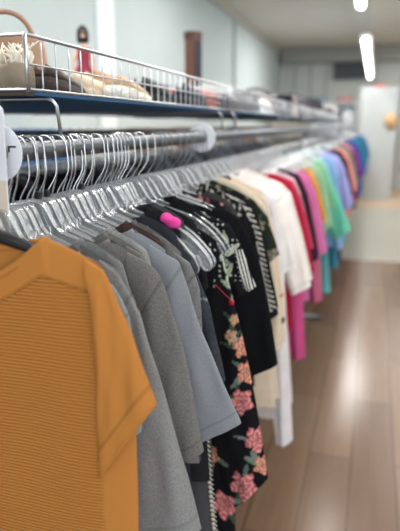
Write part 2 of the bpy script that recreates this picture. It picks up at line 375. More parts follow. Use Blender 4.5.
def hanger(Y, label, parts=True, X=RX, rz=0, clip=None, name='clothes_hanger', group=None, sx=1.0):
    z = RZ
    if parts:
        far = Y > 1.2
        o = link(name, WEB, M_PLATE2 if far else M_PLATE, None, (X, Y, z), rz); link('rim', RIM, M_RIM2 if far else M_RIM, o); link('hook', HOOKM, M_CHROME_DIM if Y > 1.25 else M_CHROME, o, rz=R.uniform(-.6, .6))
        if clip: link('size_clip', CLIP, clip, o)
    else:
        o = link(name, FARH, [M_CHROME_DIM, M_RIM2], None, (X, Y, z), rz)
    o.scale = (sx, 1, 1)
    return tag(o, label, 'hanger', group)

# ------------------------------------------------------------------ orange knit top
def orange_paint(X, Z, side):
    # R = rib mask, G = seam
    ax = np.abs(X)
    seam = np.where(ax < .135, -.222+(.222-.175)*np.clip((ax-.05)/.08, 0, 1)**1.1, -.175-(ax-.135)/.067*.019)
    seam = np.where(ax < .05, -.222, seam)
    rib = (Z < seam).astype(float)*np.clip((.2-ax)/.002, 0, 1)
    g = np.exp(-((Z-seam)/.0022)**2)*(ax < .2)
    return np.stack([rib, g, 0*rib], -1)
M_OR = ribbed('mustard_orange_rib_knit', (192, 128, 64))
M_ORS = fabric((190, 127, 64))
ob = body_mesh(.133, .0625, .204, -.160, .242, -.37, .238, -.80, .011, 5, 120, 220, neckz=-.131, amp=.0022, paint=orange_paint, backd=.02, name='knit_top')
YO = .574
o = link('knit_top', ob, M_OR, None, (RX, YO, EYE))
tag(o, 'mustard orange knit top with ribbed front and folded cap sleeve, nearest on the rail', 'top')
def cuff_paint(X, Z, side):
    ax = np.abs(X); d = ((ax-.276)*(-.118)-(Z+.320)*(-.082))/math.hypot(.082, .118)   # distance from the hem line
    g = np.exp(-((np.abs(d)-.021)/.0016)**2)*.7+np.exp(-((np.abs(d)-.003)/.001)**2)*.3
    return np.stack([0*g, g, 0*g], -1)
for s in (1, -1):
    sm = sleeve_mesh([(.19,-.150),(.212,-.161),(.224,-.185),(.248,-.245),(.276,-.320)], [(.197,-.2),(.197,-.28),(.196,-.36),(.194,-.438)], 0.012, 9, 120, 40, cuff_paint, -.012, amp=.002, sgn=s)
    link('sleeve', sm, M_OR, o)
link('neckband', neckband_mesh(.133, .0625, .011, -.131, .02, .010), M_ORS, o)
# its black hanger: thick moulded arms
bh = MB()
arm = [(0,-.083,.015),(.03,-.085,.015),(.07,-.092,.0145),(.115,-.104,.011),(.14,-.122,.008),(.16,-.138,.006),(.175,-.152,.004)]
for s in (1, -1):
    rings = []
    for x, z, h in arm:
        rings.append([(s*(x+.0), .0085*math.cos(a), z+h*.62*math.sin(a)) for a in [2*math.pi*k/12 for k in range(12)]])
    bh.loft(rings, cap=True)
    bh.tube([(s*x, -.0088, z+h*.3) for x, z, h in arm[:4]], .0012, 6)
hb = link('clothes_hanger', bh.mesh('arms'), M_BLACKP, None, (RX, YO, RZ-.004))
hb.rotation_euler = (0, 0, 0)
tag(hb, 'thick black plastic hanger inside the orange knit top', 'hanger')
link('hook', HOOKM, M_CHROME, hb, (0, 0, .004))

# ------------------------------------------------------------------ painted patterns
def mixc(a, b, t): t = t[..., None]; return a*(1-t)+b*t
def flowers(base, items, leaves=(), dots=0, seed=1):
    def fn(X, Z, side):
        c = np.broadcast_to(np.array(lin(base)), X.shape+(3,)).copy()
        rr = np.random.RandomState(seed)
        for (x, z, L, ang, colr) in leaves:
            dx, dz = X-x, Z-z; ca, sa = math.cos(ang), math.sin(ang); a = dx*ca+dz*sa; b = -dx*sa+dz*ca
            m = (np.abs(b) < .28*L*np.sqrt(np.clip(1-(a/L)**2, 0, 1))*(1-.3*a/L)) & (np.abs(a) < L)
            t = m.astype(float)*(.75+.25*(np.abs(b) > .0012)); c = mixc(c, np.array(lin(colr)), np.clip(t, 0, 1))
        for (x, z, r, colr) in items:
            dx, dz = X-x, (Z-z)*.85; d = np.hypot(dx, dz); th = np.arctan2(dz, dx); p0 = rr.uniform(0, 6)
            edge = r*(.82+.16*np.cos(5*th+p0)+.05*np.cos(11*th+p0*2))
            m = d < edge
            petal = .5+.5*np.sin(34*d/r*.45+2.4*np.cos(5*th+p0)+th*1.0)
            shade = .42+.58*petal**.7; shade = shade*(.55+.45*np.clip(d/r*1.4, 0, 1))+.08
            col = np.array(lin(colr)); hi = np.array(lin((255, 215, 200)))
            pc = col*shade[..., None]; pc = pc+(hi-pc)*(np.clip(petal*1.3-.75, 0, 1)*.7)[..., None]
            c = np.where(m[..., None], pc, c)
        if dots:
            gx, gz = np.round(X/.011), np.round(Z/.011)
            h = np.sin(gx*12.9898+gz*78.233)*43758.5453; h = h-np.floor(h)
            d = np.hypot(X-gx*.011, Z-gz*.011); m = (d < .0021) & (h < dots) & (Z > -.33)
            c = np.where(m[..., None], np.array(lin((205, 205, 200))), c)
        return c
    return fn
fr = random.Random(3)
PK, PL = (222, 122, 128), (226, 148, 120)
main = [(.236,-.437,.018,(205,160,120)),(.262,-.462,.028,PL),(.272,-.518,.03,PL),(.262,-.585,.034,PK),(.298,-.672,.036,PK),(.312,-.735,.026,PL),(.272,-.79,.043,PK),(.225,-.86,.042,PK),(.242,-.40,.014,(205,160,120)),
        (.15,-.50,.035,PK),(.12,-.66,.045,PK),(.05,-.45,.03,PL),(-.04,-.6,.045,PK),(.02,-.8,.045,PL),(-.15,-.5,.04,PK),(-.17,-.75,.045,PK),(.15,-.93,.04,PL),(.3,-.87,.03,PK),(-.05,-.93,.04,PK),(.19,-.735,.03,PL)]
lv = []
main = [(x, z, r*.8, c_) for x, z, r, c_ in main]
for (x, z, r, c_) in main:
    for k in range(3):
        a = fr.uniform(0, 6.28); lv.append((x+math.cos(a)*r*1.15, z+math.sin(a)*r*1.15, fr.uniform(.014, .026), a, fr.choice([(92,112,98),(60,82,66),(120,132,122)])))
lv += [(.222,-.285,.022,1.9,(170,180,160)),(.238,-.30,.022,.8,(185,190,170)),(.228,-.325,.02,2.6,(150,162,140)),(.215,-.262,.014,1.2,(190,195,180)),(.24,-.345,.018,1.4,(130,145,120))]
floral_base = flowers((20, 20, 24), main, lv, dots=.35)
def pscribble(base, cols, seed, dens=60, xs=(-.26, .3), zs=(-.9, -.2), sz=(.006, .02)):
    r = random.Random(seed)
    its = [(r.uniform(*xs), r.uniform(*zs), r.uniform(*sz), r.choice(cols)) for _ in range(dens)]
    lvv = [(r.uniform(*xs), r.uniform(*zs), r.uniform(sz[0], sz[1])*1.3, r.uniform(0, 3), r.choice(cols)) for _ in range(dens)]
    return flowers(base, its, lvv, seed=seed)
def stripes_lace(X, Z, side):
    c = np.broadcast_to(np.array(lin((24, 24, 27))), X.shape+(3,)).copy()
    # ladder of short white bars that follows the shoulder and sleeve edge
    edge = np.interp(-Z, [.15, .18, .2, .26, .36, .46, .6], [.13, .18, .215, .245, .268, .292, .31])
    d = edge-np.abs(X)
    m = (d > .007) & (d < .021) & (np.mod(Z+.35*np.abs(X), .0125) < .0048)
    e = (d > .021) & (d < .0228)
    l = (np.sin(X*420)+np.sin(Z*380+X*200)+np.sin((X+Z)*300) > .7) & (d > .03) & (Z > -.225)
    return np.where((m | e | l)[..., None], np.array(lin((212, 208, 198))), c)
def stripes_block(X, Z, side):
    c = floral_base(X, Z, side)
    # block of fine pale stripes by the shoulder
    a = .5; u = X*math.cos(a)-(-Z)*math.sin(a)*-1
    m0 = (X > .222) & (X < .27) & (Z < -.268) & (Z > -.345) & (X > .222+(-.268-Z)*.35)
    s = m0 & (np.mod(X+Z*.42, .0068) < .0034)
    return np.where(s[..., None], np.array(lin((200, 200, 196))), c)
leafy = flowers((22, 22, 26), [], [(.205,-.235,.016,1.9,(170,180,160)),(.222,-.262,.02,.8,(185,190,170)),(.200,-.285,.02,2.6,(150,162,140)),(.215,-.31,.02,1.2,(170,176,150)),(.18,-.24,.014,1.2,(190,195,180)),(.19,-.33,.018,1.4,(130,145,120))], dots=.4)
def stripe_sleeve(X, Z, side):
    c = leafy(X, Z, side); u = X-.30*(-Z-.27)
    m = (u > .226) & (Z < -.262) & (Z > -.352)
    s_ = m & (np.mod(u, .0062) < .0031)
    c = np.where(m[..., None], np.array(lin((26, 26, 30))), c)
    return np.where(s_[..., None], np.array(lin((214, 214, 210))), c)
def rust_print(X, Z, side):
    c = np.broadcast_to(np.array(lin((222, 205, 186))), X.shape+(3,)).copy()
    for zc, col in ((-.50, (196, 92, 42)), (-.60, (70, 40, 34)), (-.66, (190, 100, 60)), (-.72, (176, 150, 120))):
        m = np.abs(Z-zc-.012*np.sin(X*70+zc*50)) < .0065
        m &= np.sin(X*45+zc*30) > -.4
        c = np.where(m[..., None], np.array(lin(col)), c)
    return c
def star_print(X, Z, side):
    c = np.broadcast_to(np.array(lin((58, 62, 70))), X.shape+(3,)).copy()
    r = random.Random(8)
    h = np.sin(np.round(X/.004)*12.9898+np.round(Z/.004)*78.233)*43758.5453; h = h-np.floor(h)
    c = c*(.8+.5*h[..., None])
    for _ in range(90):
        x, z, a, L = r.uniform(-.25, .27), r.uniform(-.65, -.2), r.uniform(0, 3), r.uniform(.004, .012)
        dx, dz = X-x, Z-z; A = dx*math.cos(a)+dz*math.sin(a); B = -dx*math.sin(a)+dz*math.cos(a)
        c = np.where(((np.abs(A) < L) & (np.abs(B) < .0012))[..., None], np.array(lin((140, 146, 156))), c)
    return c
SH['charc']['detail'] = (90, 120)
PM = painted('printed_cloth')

# ------------------------------------------------------------------ the front rail's garments, near to far
rows = []   # (Y, name, cat, shape, material, label, kwargs)
G = lambda v, h=.16: fabric(v, h)
BLK = fabric((19, 20, 24))
spec = [
 (.612, 't_shirt', 'shirt', 'g1a', G((142,150,154), .1), 'pale blue grey tee with a green tag fastener, right behind the orange top', {}),
 (.650, 't_shirt', 'shirt', 'g1', G((134,134,134), .2), 'heather grey tee with the longest sleeve, beside the orange sleeve', {}),
 (.676, 't_shirt', 'shirt', 'slim', G((104,104,104)), 'narrow mid grey tee behind the long sleeved heather one', {}),
 (.702, 'blouse', 'shirt', 'slimb', G((126,128,130)), 'narrow ash grey blouse between two grey tees', {}),
 (.738, 't_shirt', 'shirt', 'g2', G((117,115,113), .24), 'dark heather grey tee with a deep shoulder seam', {}),
 (.768, 't_shirt', 'shirt', 'slim', G((112,112,110)), 'plain stone grey narrow tee behind the dark heather one', {}),
 (.792, 'blouse', 'shirt', 'slimb', G((150,150,150)), 'silver grey narrow blouse in front of the blue grey tee', {}),
 (.826, 't_shirt', 'shirt', 'g3', G((137,141,148), .10), 'light blue grey tee with a wide flared sleeve hem', {}),
 (.856, 'blouse', 'shirt', 'slimb', fabric((72,56,54)), 'dark brown narrow blouse behind the blue grey tee', {}),
 (.878, 't_shirt', 'shirt', 'slim', G((98,98,98)), 'slate grey narrow tee behind the dark brown blouse', {}),
 (.904, 't_shirt', 'shirt', 'rim', G((122,122,122), .22), 'speckled grey tee with a thick rounded shoulder edge', {}),
 (.930, 'blouse', 'shirt', 'slimb', fabric((48,50,58)), 'ink blue narrow blouse behind the speckled grey tee', {}),
 (.962, 't_shirt', 'shirt', 'charc', PM, 'charcoal navy tee flecked with pale dashes', dict(paint=star_print, pk='star')),
 (.990, 'tank_top', 'top', 'tank', fabric((36,36,40)), 'black strap top behind the charcoal flecked tee', {}),
 (1.003, 'tunic', 'tunic', 'tunic', fabric((74,74,78), .1), 'dark grey long tunic with a beaded pale edge, showing below the grey tees', {}),
 (1.022, 'tank_top', 'top', 'tank', fabric((70,72,76)), 'dark grey strap top under a bare clear hanger tip', {}),
 (1.045, 'blouse', 'shirt', 'slimb', fabric((30,30,34)), 'black narrow blouse in front of the rose dress', {}),
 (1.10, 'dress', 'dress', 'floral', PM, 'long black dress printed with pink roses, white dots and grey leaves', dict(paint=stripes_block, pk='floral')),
 (1.135, 'tank_top', 'top', 'tank', fabric((24,24,28)), 'black strap top behind the rose dress', {}),
 (1.17, 'blouse', 'shirt', 'stripe', PM, 'black leafy blouse with a block of fine white stripes on its short sleeve', dict(paint=stripe_sleeve, pk='stripe')),
 (1.225, 't_shirt', 'shirt', 'black', BLK, 'plain black tee with a wide elbow sleeve', {}),
 (1.265, 'blouse', 'shirt', 'half', fabric((20,20,24)), 'black tunic with low hem behind the plain black tee', {}),
 (1.305, 'blouse', 'shirt', 'slimhi', PM, 'black blouse with dusky rose print at the neck', dict(paint=pscribble((26,22,26), [(120,60,72),(150,90,95),(70,40,50)], 5, 90, zs=(-.4,-.15)), pk='dusk')),
 (1.345, 'blouse', 'shirt', 'slim', fabric((60,60,62)), 'smoky grey narrow blouse before the ladder trimmed top', {}),
 (1.40, 'blouse', 'shirt', 'lace', PM, 'black top with white ladder stitching along the sleeve', dict(paint=stripes_lace, pk='lace')),
 (1.445, 'blouse', 'shirt', 'half', fabric((26,26,30)), 'black blouse behind the ladder stitched top', dict(scale=(.93, 1, .92))),
 (1.50, 'blouse', 'shirt', 'green', PM, 'dark green leaf print blouse before the cream one', dict(paint=pscribble((34,40,34), [(96,110,88),(70,84,60),(140,140,120)], 9, 120, zs=(-.6,-.15)), pk='leaf')),
 (1.545, 'blouse', 'shirt', 'slimb', fabric((200,190,176)), 'ivory narrow blouse behind the leaf print', {}),
 (1.60, 'blouse', 'shirt', 'cream', fabric((226,208,184)), 'plain cream blouse with loose sleeves', {}),
 (1.66, 'blouse', 'shirt', 'cream', PM, 'ivory blouse with rust and brown brush lines near the hem', dict(paint=rust_print, pk='rust')),
 (1.72, 'sweater', 'sweater', 'whitelong', fabric((226,222,226)), 'white jumper with long sleeves hanging lowest', {}),
 (1.79, 't_shirt', 'shirt', 'tee', fabric((236,232,228)), 'white tee in front of the billowy white blouse', {}),
 (1.86, 'blouse', 'shirt', 'white', fabric((240,232,228)), 'billowy white blouse with flared half sleeves', {}),
 (1.92, 'blouse', 'shirt', 'white', fabric((224,214,208)), 'off white blouse behind the billowy white one', dict(scale=(1.0, 1, .98))),
 (1.98, 't_shirt', 'shirt', 'tee', fabric((176,40,66)), 'crimson tee behind the off white blouse', dict(scale=(1.08, 1, 1))),
 (2.04, 'blouse', 'shirt', 'half', fabric((164,30,58)), 'deep crimson blouse with half sleeves', dict(scale=(1.05, 1, .97))),
 (2.11, 't_shirt', 'shirt', 'tee', fabric((196,66,96)), 'raspberry tee beside the deep crimson blouse', dict(scale=(1.08, 1, 1))),
 (2.18, 'blouse', 'shirt', 'long', fabric((204,84,140)), 'magenta blouse with low hanging sleeves', dict(scale=(1., 1, 1.15))),
 (2.25, 't_shirt', 'shirt', 'tee', fabric((222,190,196)), 'blush tee in front of the aubergine blouse', {}),
 (2.32, 'blouse', 'shirt', 'half', fabric((54,30,48)), 'dark aubergine blouse with half sleeves', dict(scale=(1.02, 1, 1))),
 (2.40, 'blouse', 'shirt', 'half', fabric((48,26,42)), 'blackish plum blouse before the mauve pink ones', {}),
]
bright = [  # beyond: colour word, rgb, shape
 ('orchid pink',(200,106,148),'half',1.02),('mauve pink',(208,122,162),'half',1.08),('rose pink',(200,104,136),'long',1.08),('olive brown',(110,88,66),'half',1),
 ('mustard yellow',(226,164,54),'tee',1.04),('rust brown',(136,92,64),'tee',.95),('ash green',(140,170,140),'tee',1.02),('sage green',(142,184,146),'half',.95),('soft green',(140,190,158),'half',1.0),
 ('leaf green',(128,186,140),'tee',1.05),('mint green',(112,196,172),'mint',1),('sea green',(106,190,168),'mint',.96),
 ('aqua',(110,176,190),'dress',.98),('sky blue',(140,170,214),'long',1.2),('lavender blue',(146,156,208),'half',1.24),('lavender',(154,158,212),'half',1.26),('periwinkle',(134,144,202),'long',1.22),
 ('teal print',(70,140,156),'dress',1.02),('navy',(36,44,84),'dress',1),('ink blue',(30,38,72),'dress',1.05),('black',(32,32,36),'half',1.2),
 ('charcoal',(58,58,62),'half',1.15),('coral pink',(232,140,128),'half',1.25),('salmon',(230,146,132),'long',1.15),('teal',(32,150,150),'dress',1.05),
 ('grey green',(120,140,132),'half',1.25),('burgundy',(128,44,70),'half',1.28),('brick red',(176,84,74),'half',1.25),('dusty rose',(190,120,130),'long',1.2),('pale grey',(180,184,188),'tee',1.2),
 ('plum',(104,54,110),'long',1.3),('violet',(112,74,150),'half',1.35),('denim blue',(60,104,160),'half',1.4),('cobalt blue',(44,90,164),'long',1.35),
 ('royal blue',(40,70,150),'half',1.4),('dark navy',(30,36,66),'half',1.4),('steel blue',(84,116,156),'long',1.35),('deep purple',(76,44,96),'dress',1.1),
 ('turquoise',(50,160,170),'half',1.4),('slate',(70,80,96),'half',1.4)]
NEARF = []
for (Y, nm, cat, shp, m, lab, kw) in spec:
    kw = dict(kw); rz = R.uniform(-.012, .012) if Y < 1.0 else R.uniform(-.03, .03)
    garment(nm, cat, shp, Y, m, lab, rz=rz, **kw)
    what = lab
    NEARF.append((Y, lab, rz, .79 if shp in ('slim', 'slimb', 'slimhi') else .93 if shp in ('g2', 'g1', 'g1a', 'g3', 'rim', 'charc') else 1.0))
bd = MB()
for k in range(30):
    z = -.62-.011*k; x = .18+(.235-.18)*(-.36-z)/.6+.004
    bd.loft([[(x+.0045*math.sin(p)*math.cos(q), -.004+.004*math.sin(p)*math.sin(q), z+.004*math.cos(p)) for q in [2*math.pi*j/8 for j in range(8)]] for p in [.2, .8, 1.57, 2.3, 2.94]], cap=True)
    bd.tube([(x, -.004, z), (x+.009, -.005, z-.004)], .0012, 5)
tun = [o_ for o_ in COL.objects if o_.name.startswith('tunic')][0]
bo = link('beaded_edge', bd.mesh('beaded_edge'), principled('pale_beads', (206, 200, 184), rough=.4), tun); bo['label'] = 'pale beaded edge'
# hangers for the near garments
short = ['pale blue grey tee with the green tag','longest sleeved heather grey tee','narrow mid grey tee','narrow ash grey blouse','dark heather grey tee','stone grey narrow tee','silver grey narrow blouse','light blue grey tee',
 'dark brown narrow blouse','slate grey narrow tee','speckled grey tee','ink blue narrow blouse','charcoal flecked tee','first black strap top','dark grey beaded tunic','dark grey strap top','black narrow blouse','rose printed dress','black strap top behind the roses',
 'stripe sleeved leafy blouse','plain black tee','low hemmed black tunic','dusky rose print blouse','smoky grey blouse','ladder stitched black top','black blouse behind the ladder stitching','dark green leaf print blouse','ivory narrow blouse',
 'plain cream blouse','ivory blouse with rust lines','long sleeved white jumper','white tee','billowy white blouse','off white blouse','crimson tee','deep crimson blouse','raspberry tee','magenta blouse','blush tee','dark aubergine blouse','blackish plum blouse']
for i, ((Y, lab, hrz, hsx), s) in enumerate(zip(NEARF, short)):
    clip = M_BLACKP if s in ('silver grey narrow blouse','speckled grey tee','stone grey narrow tee','narrow mid grey tee') else None
    hanger(Y, 'clear plastic hanger with chrome hook holding the '+s, rz=hrz, clip=clip, sx=hsx)
for Yb, w_b in ((.663, 'close behind the long sleeved heather tee'), (.720, 'close in front of the dark heather grey tee'), (.780, 'between the stone grey and silver grey clothes'), (.810, 'close in front of the light blue grey tee'), (.866, 'between the dark brown and slate grey clothes'), (.890, 'close in front of the speckled grey tee'), (.946, 'in front of the charcoal flecked tee'), (.975, 'close behind the charcoal flecked tee'), (1.03, 'behind the dark grey strap top'), (1.06, 'behind the black narrow blouse'), (.594, 'just behind the orange top'), (.632, 'in front of the long sleeved heather tee'), (.690, 'between the mid grey and ash grey clothes'), (.753, 'right behind the dark heather grey tee'), (.842, 'right behind the light blue grey tee'), (.917, 'right behind the speckled grey tee'), (1.075, 'just in front of the rose printed dress')):
    hanger(Yb, 'empty clear plastic hanger '+w_b, sx=.72 if Yb < 1 else .8)
# pink label folded over one hanger arm
ptag = MB(); rings = []
for i in range(13):
    p = math.pi*(i+.35)/12.7
    rings.append([(-.019*math.cos(p)*1.05, (.010+.0015*math.sin(5*a_+i))*math.sin(p)**.5*math.cos(a_), (.011+.0022*math.sin(3*a_+i*1.1))*math.sin(p)**.5*math.sin(a_)) for a_ in [2*math.pi*j/18 for j in range(18)]])
ptag.loft(rings, cap=True)
pt = link('cloth_strap', ptag.mesh('cloth_strap'), fabric((232, 78, 160)), None, (RX+.150, .962, EYE-.172), rot=(0, .42, 0))
tag(pt, 'bright pink strap looped over a clear hanger arm before the black tee', 'strap')
# green tag fastener
gt = MB(); gt.box(-.004, .004, -.002, .002, -.006, .006, .001); gt.tube([(0, 0, .004), (-.004, .002, .012), (-.012, .004, .014)], .0012, 5)
g = link('tag_fastener', gt.mesh('tag_fastener'), principled('green_plastic', (30, 160, 90), rough=.4), None, (RX+.216, .592, EYE-.232), rot=(0, .3, 0))
tag(g, 'small green plastic tag fastener on the pale blue grey tee', 'tag')
rt = MB(); rt.box(-.005, .005, -.001, .001, -.005, .005, .0005); rt.tube([(0, 0, .004), (-.02, .002, .02), (-.035, .002, .035)], .0008, 5)
g = link('tag_fastener', rt.mesh('tag_fastener'), principled('red_plastic', (190, 26, 60), rough=.4), None, (RX+.240, 1.078, EYE-.357))
tag(g, 'small red tag fastener hanging on the rose printed dress', 'tag')

# beyond 2.45 m
Y = 2.47; seq = []
i = 0
ends = [2.47, 2.55, 2.64, 2.74, 2.84, 2.94, 3.02, 3.12, 3.24, 3.38, 3.52, 3.62, 3.74, 3.88, 4.02, 4.16, 4.30, 4.44, 4.56, 4.68, 4.82, 4.96, 5.12, 5.28, 5.46, 5.64, 5.82, 6.0, 6.2, 6.4]
yy = 6.6
while yy < 12.2: ends.append(yy); yy += .19
for j, Y in enumerate(ends):
    c = bright[j] if j < len(bright) else bright[30+(j*7) % 10]
    word = c[0]; sc = c[3]
    if j >= len(bright): word = ['dark ', 'faded ', 'bright ', 'soft ', 'dusty ', 'pale ', 'mixed '][(j-len(bright))//10 % 7]+word; 
    seq.append((Y, word, c[1], c[2], sc))
for j, (Y, word, rgb, shp, sc) in enumerate(seq):
    nxt = seq[j+1][1] if j+1 < len(seq) else 'end of the rail'
    prv = seq[j-1][1] if j else 'blackish plum'
    cat = {'dress': 'dress'}.get(shp, 'shirt'); nm = {'dress': 'dress', 'tee': 't_shirt'}.get(shp, 'blouse')
    jit = tuple(max(0, min(255, v+R.randint(-8, 8))) for v in rgb)
    garment(nm, cat, shp, Y, fabric(jit), f'{word} {nm.replace("t_shirt","tee")} hanging between the {prv} and {nxt} ones' if j+1 < len(seq) else f'{word} {nm} at the far end of the rail',
            parts=Y < 3.3, scale=(sc, 1.6 if Y > 3 else 1.2, 1), rz=0).location.z = EYE-.015
    hanger(Y, f'clear hanger holding the {word} {nm.replace("t_shirt","tee")}', parts=Y < 3.0, rz=0)
    if Y < 6 :   # a slim filler in pale tones keeps the rail full
        Yf = (Y+seq[j+1][0])/2
        w2, r2 = [('white', (232,230,228)), ('pale silver', (200,204,208)), ('ivory', (228,220,206)), ('misty grey', (178,182,188)), ('cloudy blue', (190,200,214))][j % 5]
        garment('blouse', 'shirt', 'slim', Yf, fabric(r2), f'narrow {w2} blouse tucked behind the {word} one', parts=False, scale=(1, 1.1, 1), rz=0).location.z = EYE-.015
        hanger(Yf, f'clear hanger holding the narrow {w2} blouse behind the {word} one', parts=False, rz=0, sx=.8)

# ------------------------------------------------------------------ rail, back rail and its dark clothes
M_TUBE = principled('chrome_tube', (136, 139, 145), rough=.28, metal=1)
rk = empty('clothes_rack', (RX, .55, 0), 'long chrome rail carrying the front row of clothes', 'clothes rack')
def local(mb_pts, base): return [(p[0]-base[0], p[1]-base[1], p[2]-base[2]) for p in mb_pts]
b0 = (RX, .55, 0)
def tube_part(name, pts, r, m, parent, base, n=14):
    mb = MB(); mb.tube(local(pts, base), r, n); return link(name, mb.mesh(name), m, parent)
tube_part('rail', [(RX, -.35, RZ), (RX, 6, RZ), (RX, 12.45, RZ)], .0155, M_TUBE, rk, b0, 20)
for y in (-.3, 4.3, 8.4, 12.4):
    tube_part('post', [(RX, y, 0), (RX, y, RZ)], .016, M_TUBE, rk, b0)
    tube_part('foot', [(RX-.26, y, .02), (RX+.2, y, .02)], .016, M_TUBE, rk, b0)
BX = -1.32
rk2 = empty('clothes_rack', (BX, .55, 0), 'chrome rail behind the front row, carrying the dark clothes', 'clothes rack'); b2 = (BX, .55, 0)
tube_part('rail', [(BX, .4, RZ), (BX, 12.4, RZ)], .0155, M_TUBE, rk2, b2)
for y in (.8, 6.4, 12.3): tube_part('post', [(BX, y, 0), (BX, y, RZ)], .016, M_TUBE, rk2, b2)
lt = [(120,124,130),(150,152,158),(92,96,104),(176,178,182),(60,62,70),(134,128,126)]
dk = [(28,28,34),(44,46,54),(36,34,38),(70,72,78),(22,24,32),(90,92,98),(30,32,40),(52,44,46)]
yy = 1.3; k = 0
while yy < 6.4:
    c = dk[k % 8] if yy < 2.3 else lt[k % 6]
    if yy > 2.9: c = tuple(min(235, v+50) for v in c)  # farther rear clothes lightened, pale haze put into their colour
    dark = sum(c) < 160
    garment('blouse', 'shirt', ['tee', 'half', 'long'][k % 3], yy, fabric(c), 'dark blouse on the rail behind the front hooks' if dark else 'grey blouse on the rail behind the front hooks',
            'dark clothes on the rear rail' if dark else 'grey clothes on the rear rail', parts=False, X=BX, scale=(1, 1.5, 1))
    hanger(yy, 'clear hanger on the rail behind the front hooks', parts=False, X=BX, group='hangers on the rear rail')
    yy += .085 if yy < 3.5 else .16; k += 1

# ------------------------------------------------------------------ round size dividers and the card
M_WHITEP = principled('white_plastic', (226, 229, 236), rough=.45)
def divider(Y, label, mark, r=.040):
    mb = MB(); n = 40
    ring = lambda rr, y: [(rr*math.cos(2*math.pi*k/n), y, rr*math.sin(2*math.pi*k/n)) for k in range(n)]
    mb.loft([ring(.0175, -.001), ring(r-.001, -.001), ring(r, 0), ring(r-.001, .001), ring(.0175, .001), ring(.0175, -.001)])
    o = link('size_divider', mb.mesh('size_divider', False), M_WHITEP, None, (RX, Y, RZ)); tag(o, label, 'size divider')
    if mark:
        b = MB(); b.box(.0185, .031, -.0018, -.0011, .0068, .0092); b.box(.0185, .0209, -.0018, -.0011, .0008, .0092)
        link('size_letter', b.mesh('size_letter', False), M_BLACKP, o)
    return o
divider(.676, 'round white size divider marked with a sideways letter, first on the rail', True)
divider(1.66, 'plain round pale size divider halfway along the rail', False, .043)
cd = MB(); cd.prism([(-.075,-.11),(.0,-.11),(.0215,-.11),(.0265,.05),(.0255,.058),(.019,.064),(-.07,.064),(-.075,.058)], -.0015, .0015)
co = link('sign_card', cd.mesh('sign_card', False), M_WHITEP, None, (RX+.003, .655, RZ)); tag(co, 'white upright card with a rounded corner in front of the first divider', 'card')
cb = MB(); cb.prism([(-.075,-.11),(.0215,-.11),(.0237,-.036),(-.075,-.036)], -.0022, -.0016)
link('beige_panel', cb.mesh('beige_panel', False), principled('beige_card', (214, 200, 186), rough=.7), co)

# ------------------------------------------------------------------ wire shelf over the rails
M_WIRE = principled('bright_wire', (200, 203, 208), rough=.28, metal=1)
M_BLUE = principled('blue_board', (34, 92, 140), rough=.55, noise=.15, nscale=4)
M_DKB = principled('brown_trim', (64, 54, 50), rough=.5)
Z0, Z1, ZM = EYE+.052, EYE+.129, EYE+.088
SX0, SX1 = -1.36, -.5
def shelf(y0, y1, label, wires):
    o = empty('wire_shelf', (SX1, y0, Z0), label, 'shelf')
    b = (SX1, y0, Z0)
    d = MB(); d.box(SX0-b[0], SX1-.012-b[0], .03, y1-y0-.004, -.007, -.0015); link('deck', d.mesh('deck', False), M_BLUE, o)
    d = MB(); d.box(SX0-b[0], SX1-.008-b[0], .002, .028, -.009, -.001); link('edge_trim', d.mesh('edge_trim', False), M_DKB, o)
    def grid(name, a, c, outdir):
        mb = MB(); a = np.array(a, float); c = np.array(c, float); L = np.linalg.norm(c-a); n = max(2, int(round(L/.042)))
        for z, r in ((0, .0022), (ZM-Z0, .0015), (Z1-Z0, .0030)): mb.tube([(*a, z), (*((a+c)/2), z), (*c, z)], r, 6)
        if wires:
            for k in range(1, n):
                p = a+(c-a)*k/n; mb.tube([(p[0]-outdir[0]*.02, p[1]-outdir[1]*.02, -.001), (p[0]-outdir[0]*.004, p[1]-outdir[1]*.004, -.001), (p[0], p[1], .004), (p[0], p[1], Z1-Z0)], .0014, 5)
        for p in (a, c): mb.tube([(p[0], p[1], -.004), (p[0], p[1], Z1-Z0)], .0034, 8)
        link(name, mb.mesh(name), M_WIRE, o)
    W = SX0-b[0]
    grid('front_basket', (0, 0), (0, y1-y0-.006), (1, 0))
    grid('rear_basket', (W, 0), (W, y1-y0-.006), (-1, 0))
    # end: only a top and bottom bar
    mb = MB()
    mb.tube([(0, 0, 0), (W, 0, 0)], .0026, 6); mb.tube([(0, 0, Z1-Z0), (W, 0, Z1-Z0)], .003, 6)
    link('end_rail', mb.mesh('end_rail'), M_WIRE, o)
    # brackets down to the rail
    for yb in (.075, y1-y0-.12):
        mb = MB(); zr = RZ-Z0+.012
        mb.tube([(W, yb, -.0105), (-.04, yb, -.0105), (-.014, yb, -.0105), (-.006, yb, -.013), (-.001, yb+.004, -.022), (0, yb+.012, zr)], .0032, 8)
        link('bracket', mb.mesh('bracket'), M_WIRE, o)
    return o
ys = [.762, 2.01, 3.26, 4.51, 5.76, 7.01, 8.26, 9.51, 10.76, 12.0]
ordw = ['nearest wire basket shelf with blue board over the clothes rail', 'second wire basket shelf with blue board from the front', 'third wire basket shelf with blue board from the front',
 'fourth wire basket shelf from the front', 'fifth wire basket shelf from the front', 'fourth wire basket shelf from the far end', 'third wire basket shelf from the far end', 'second wire basket shelf from the far end', 'farthest wire basket shelf over the rail']
for k in range(9): shelf(ys[k], ys[k+1], ordw[k], k < 6)

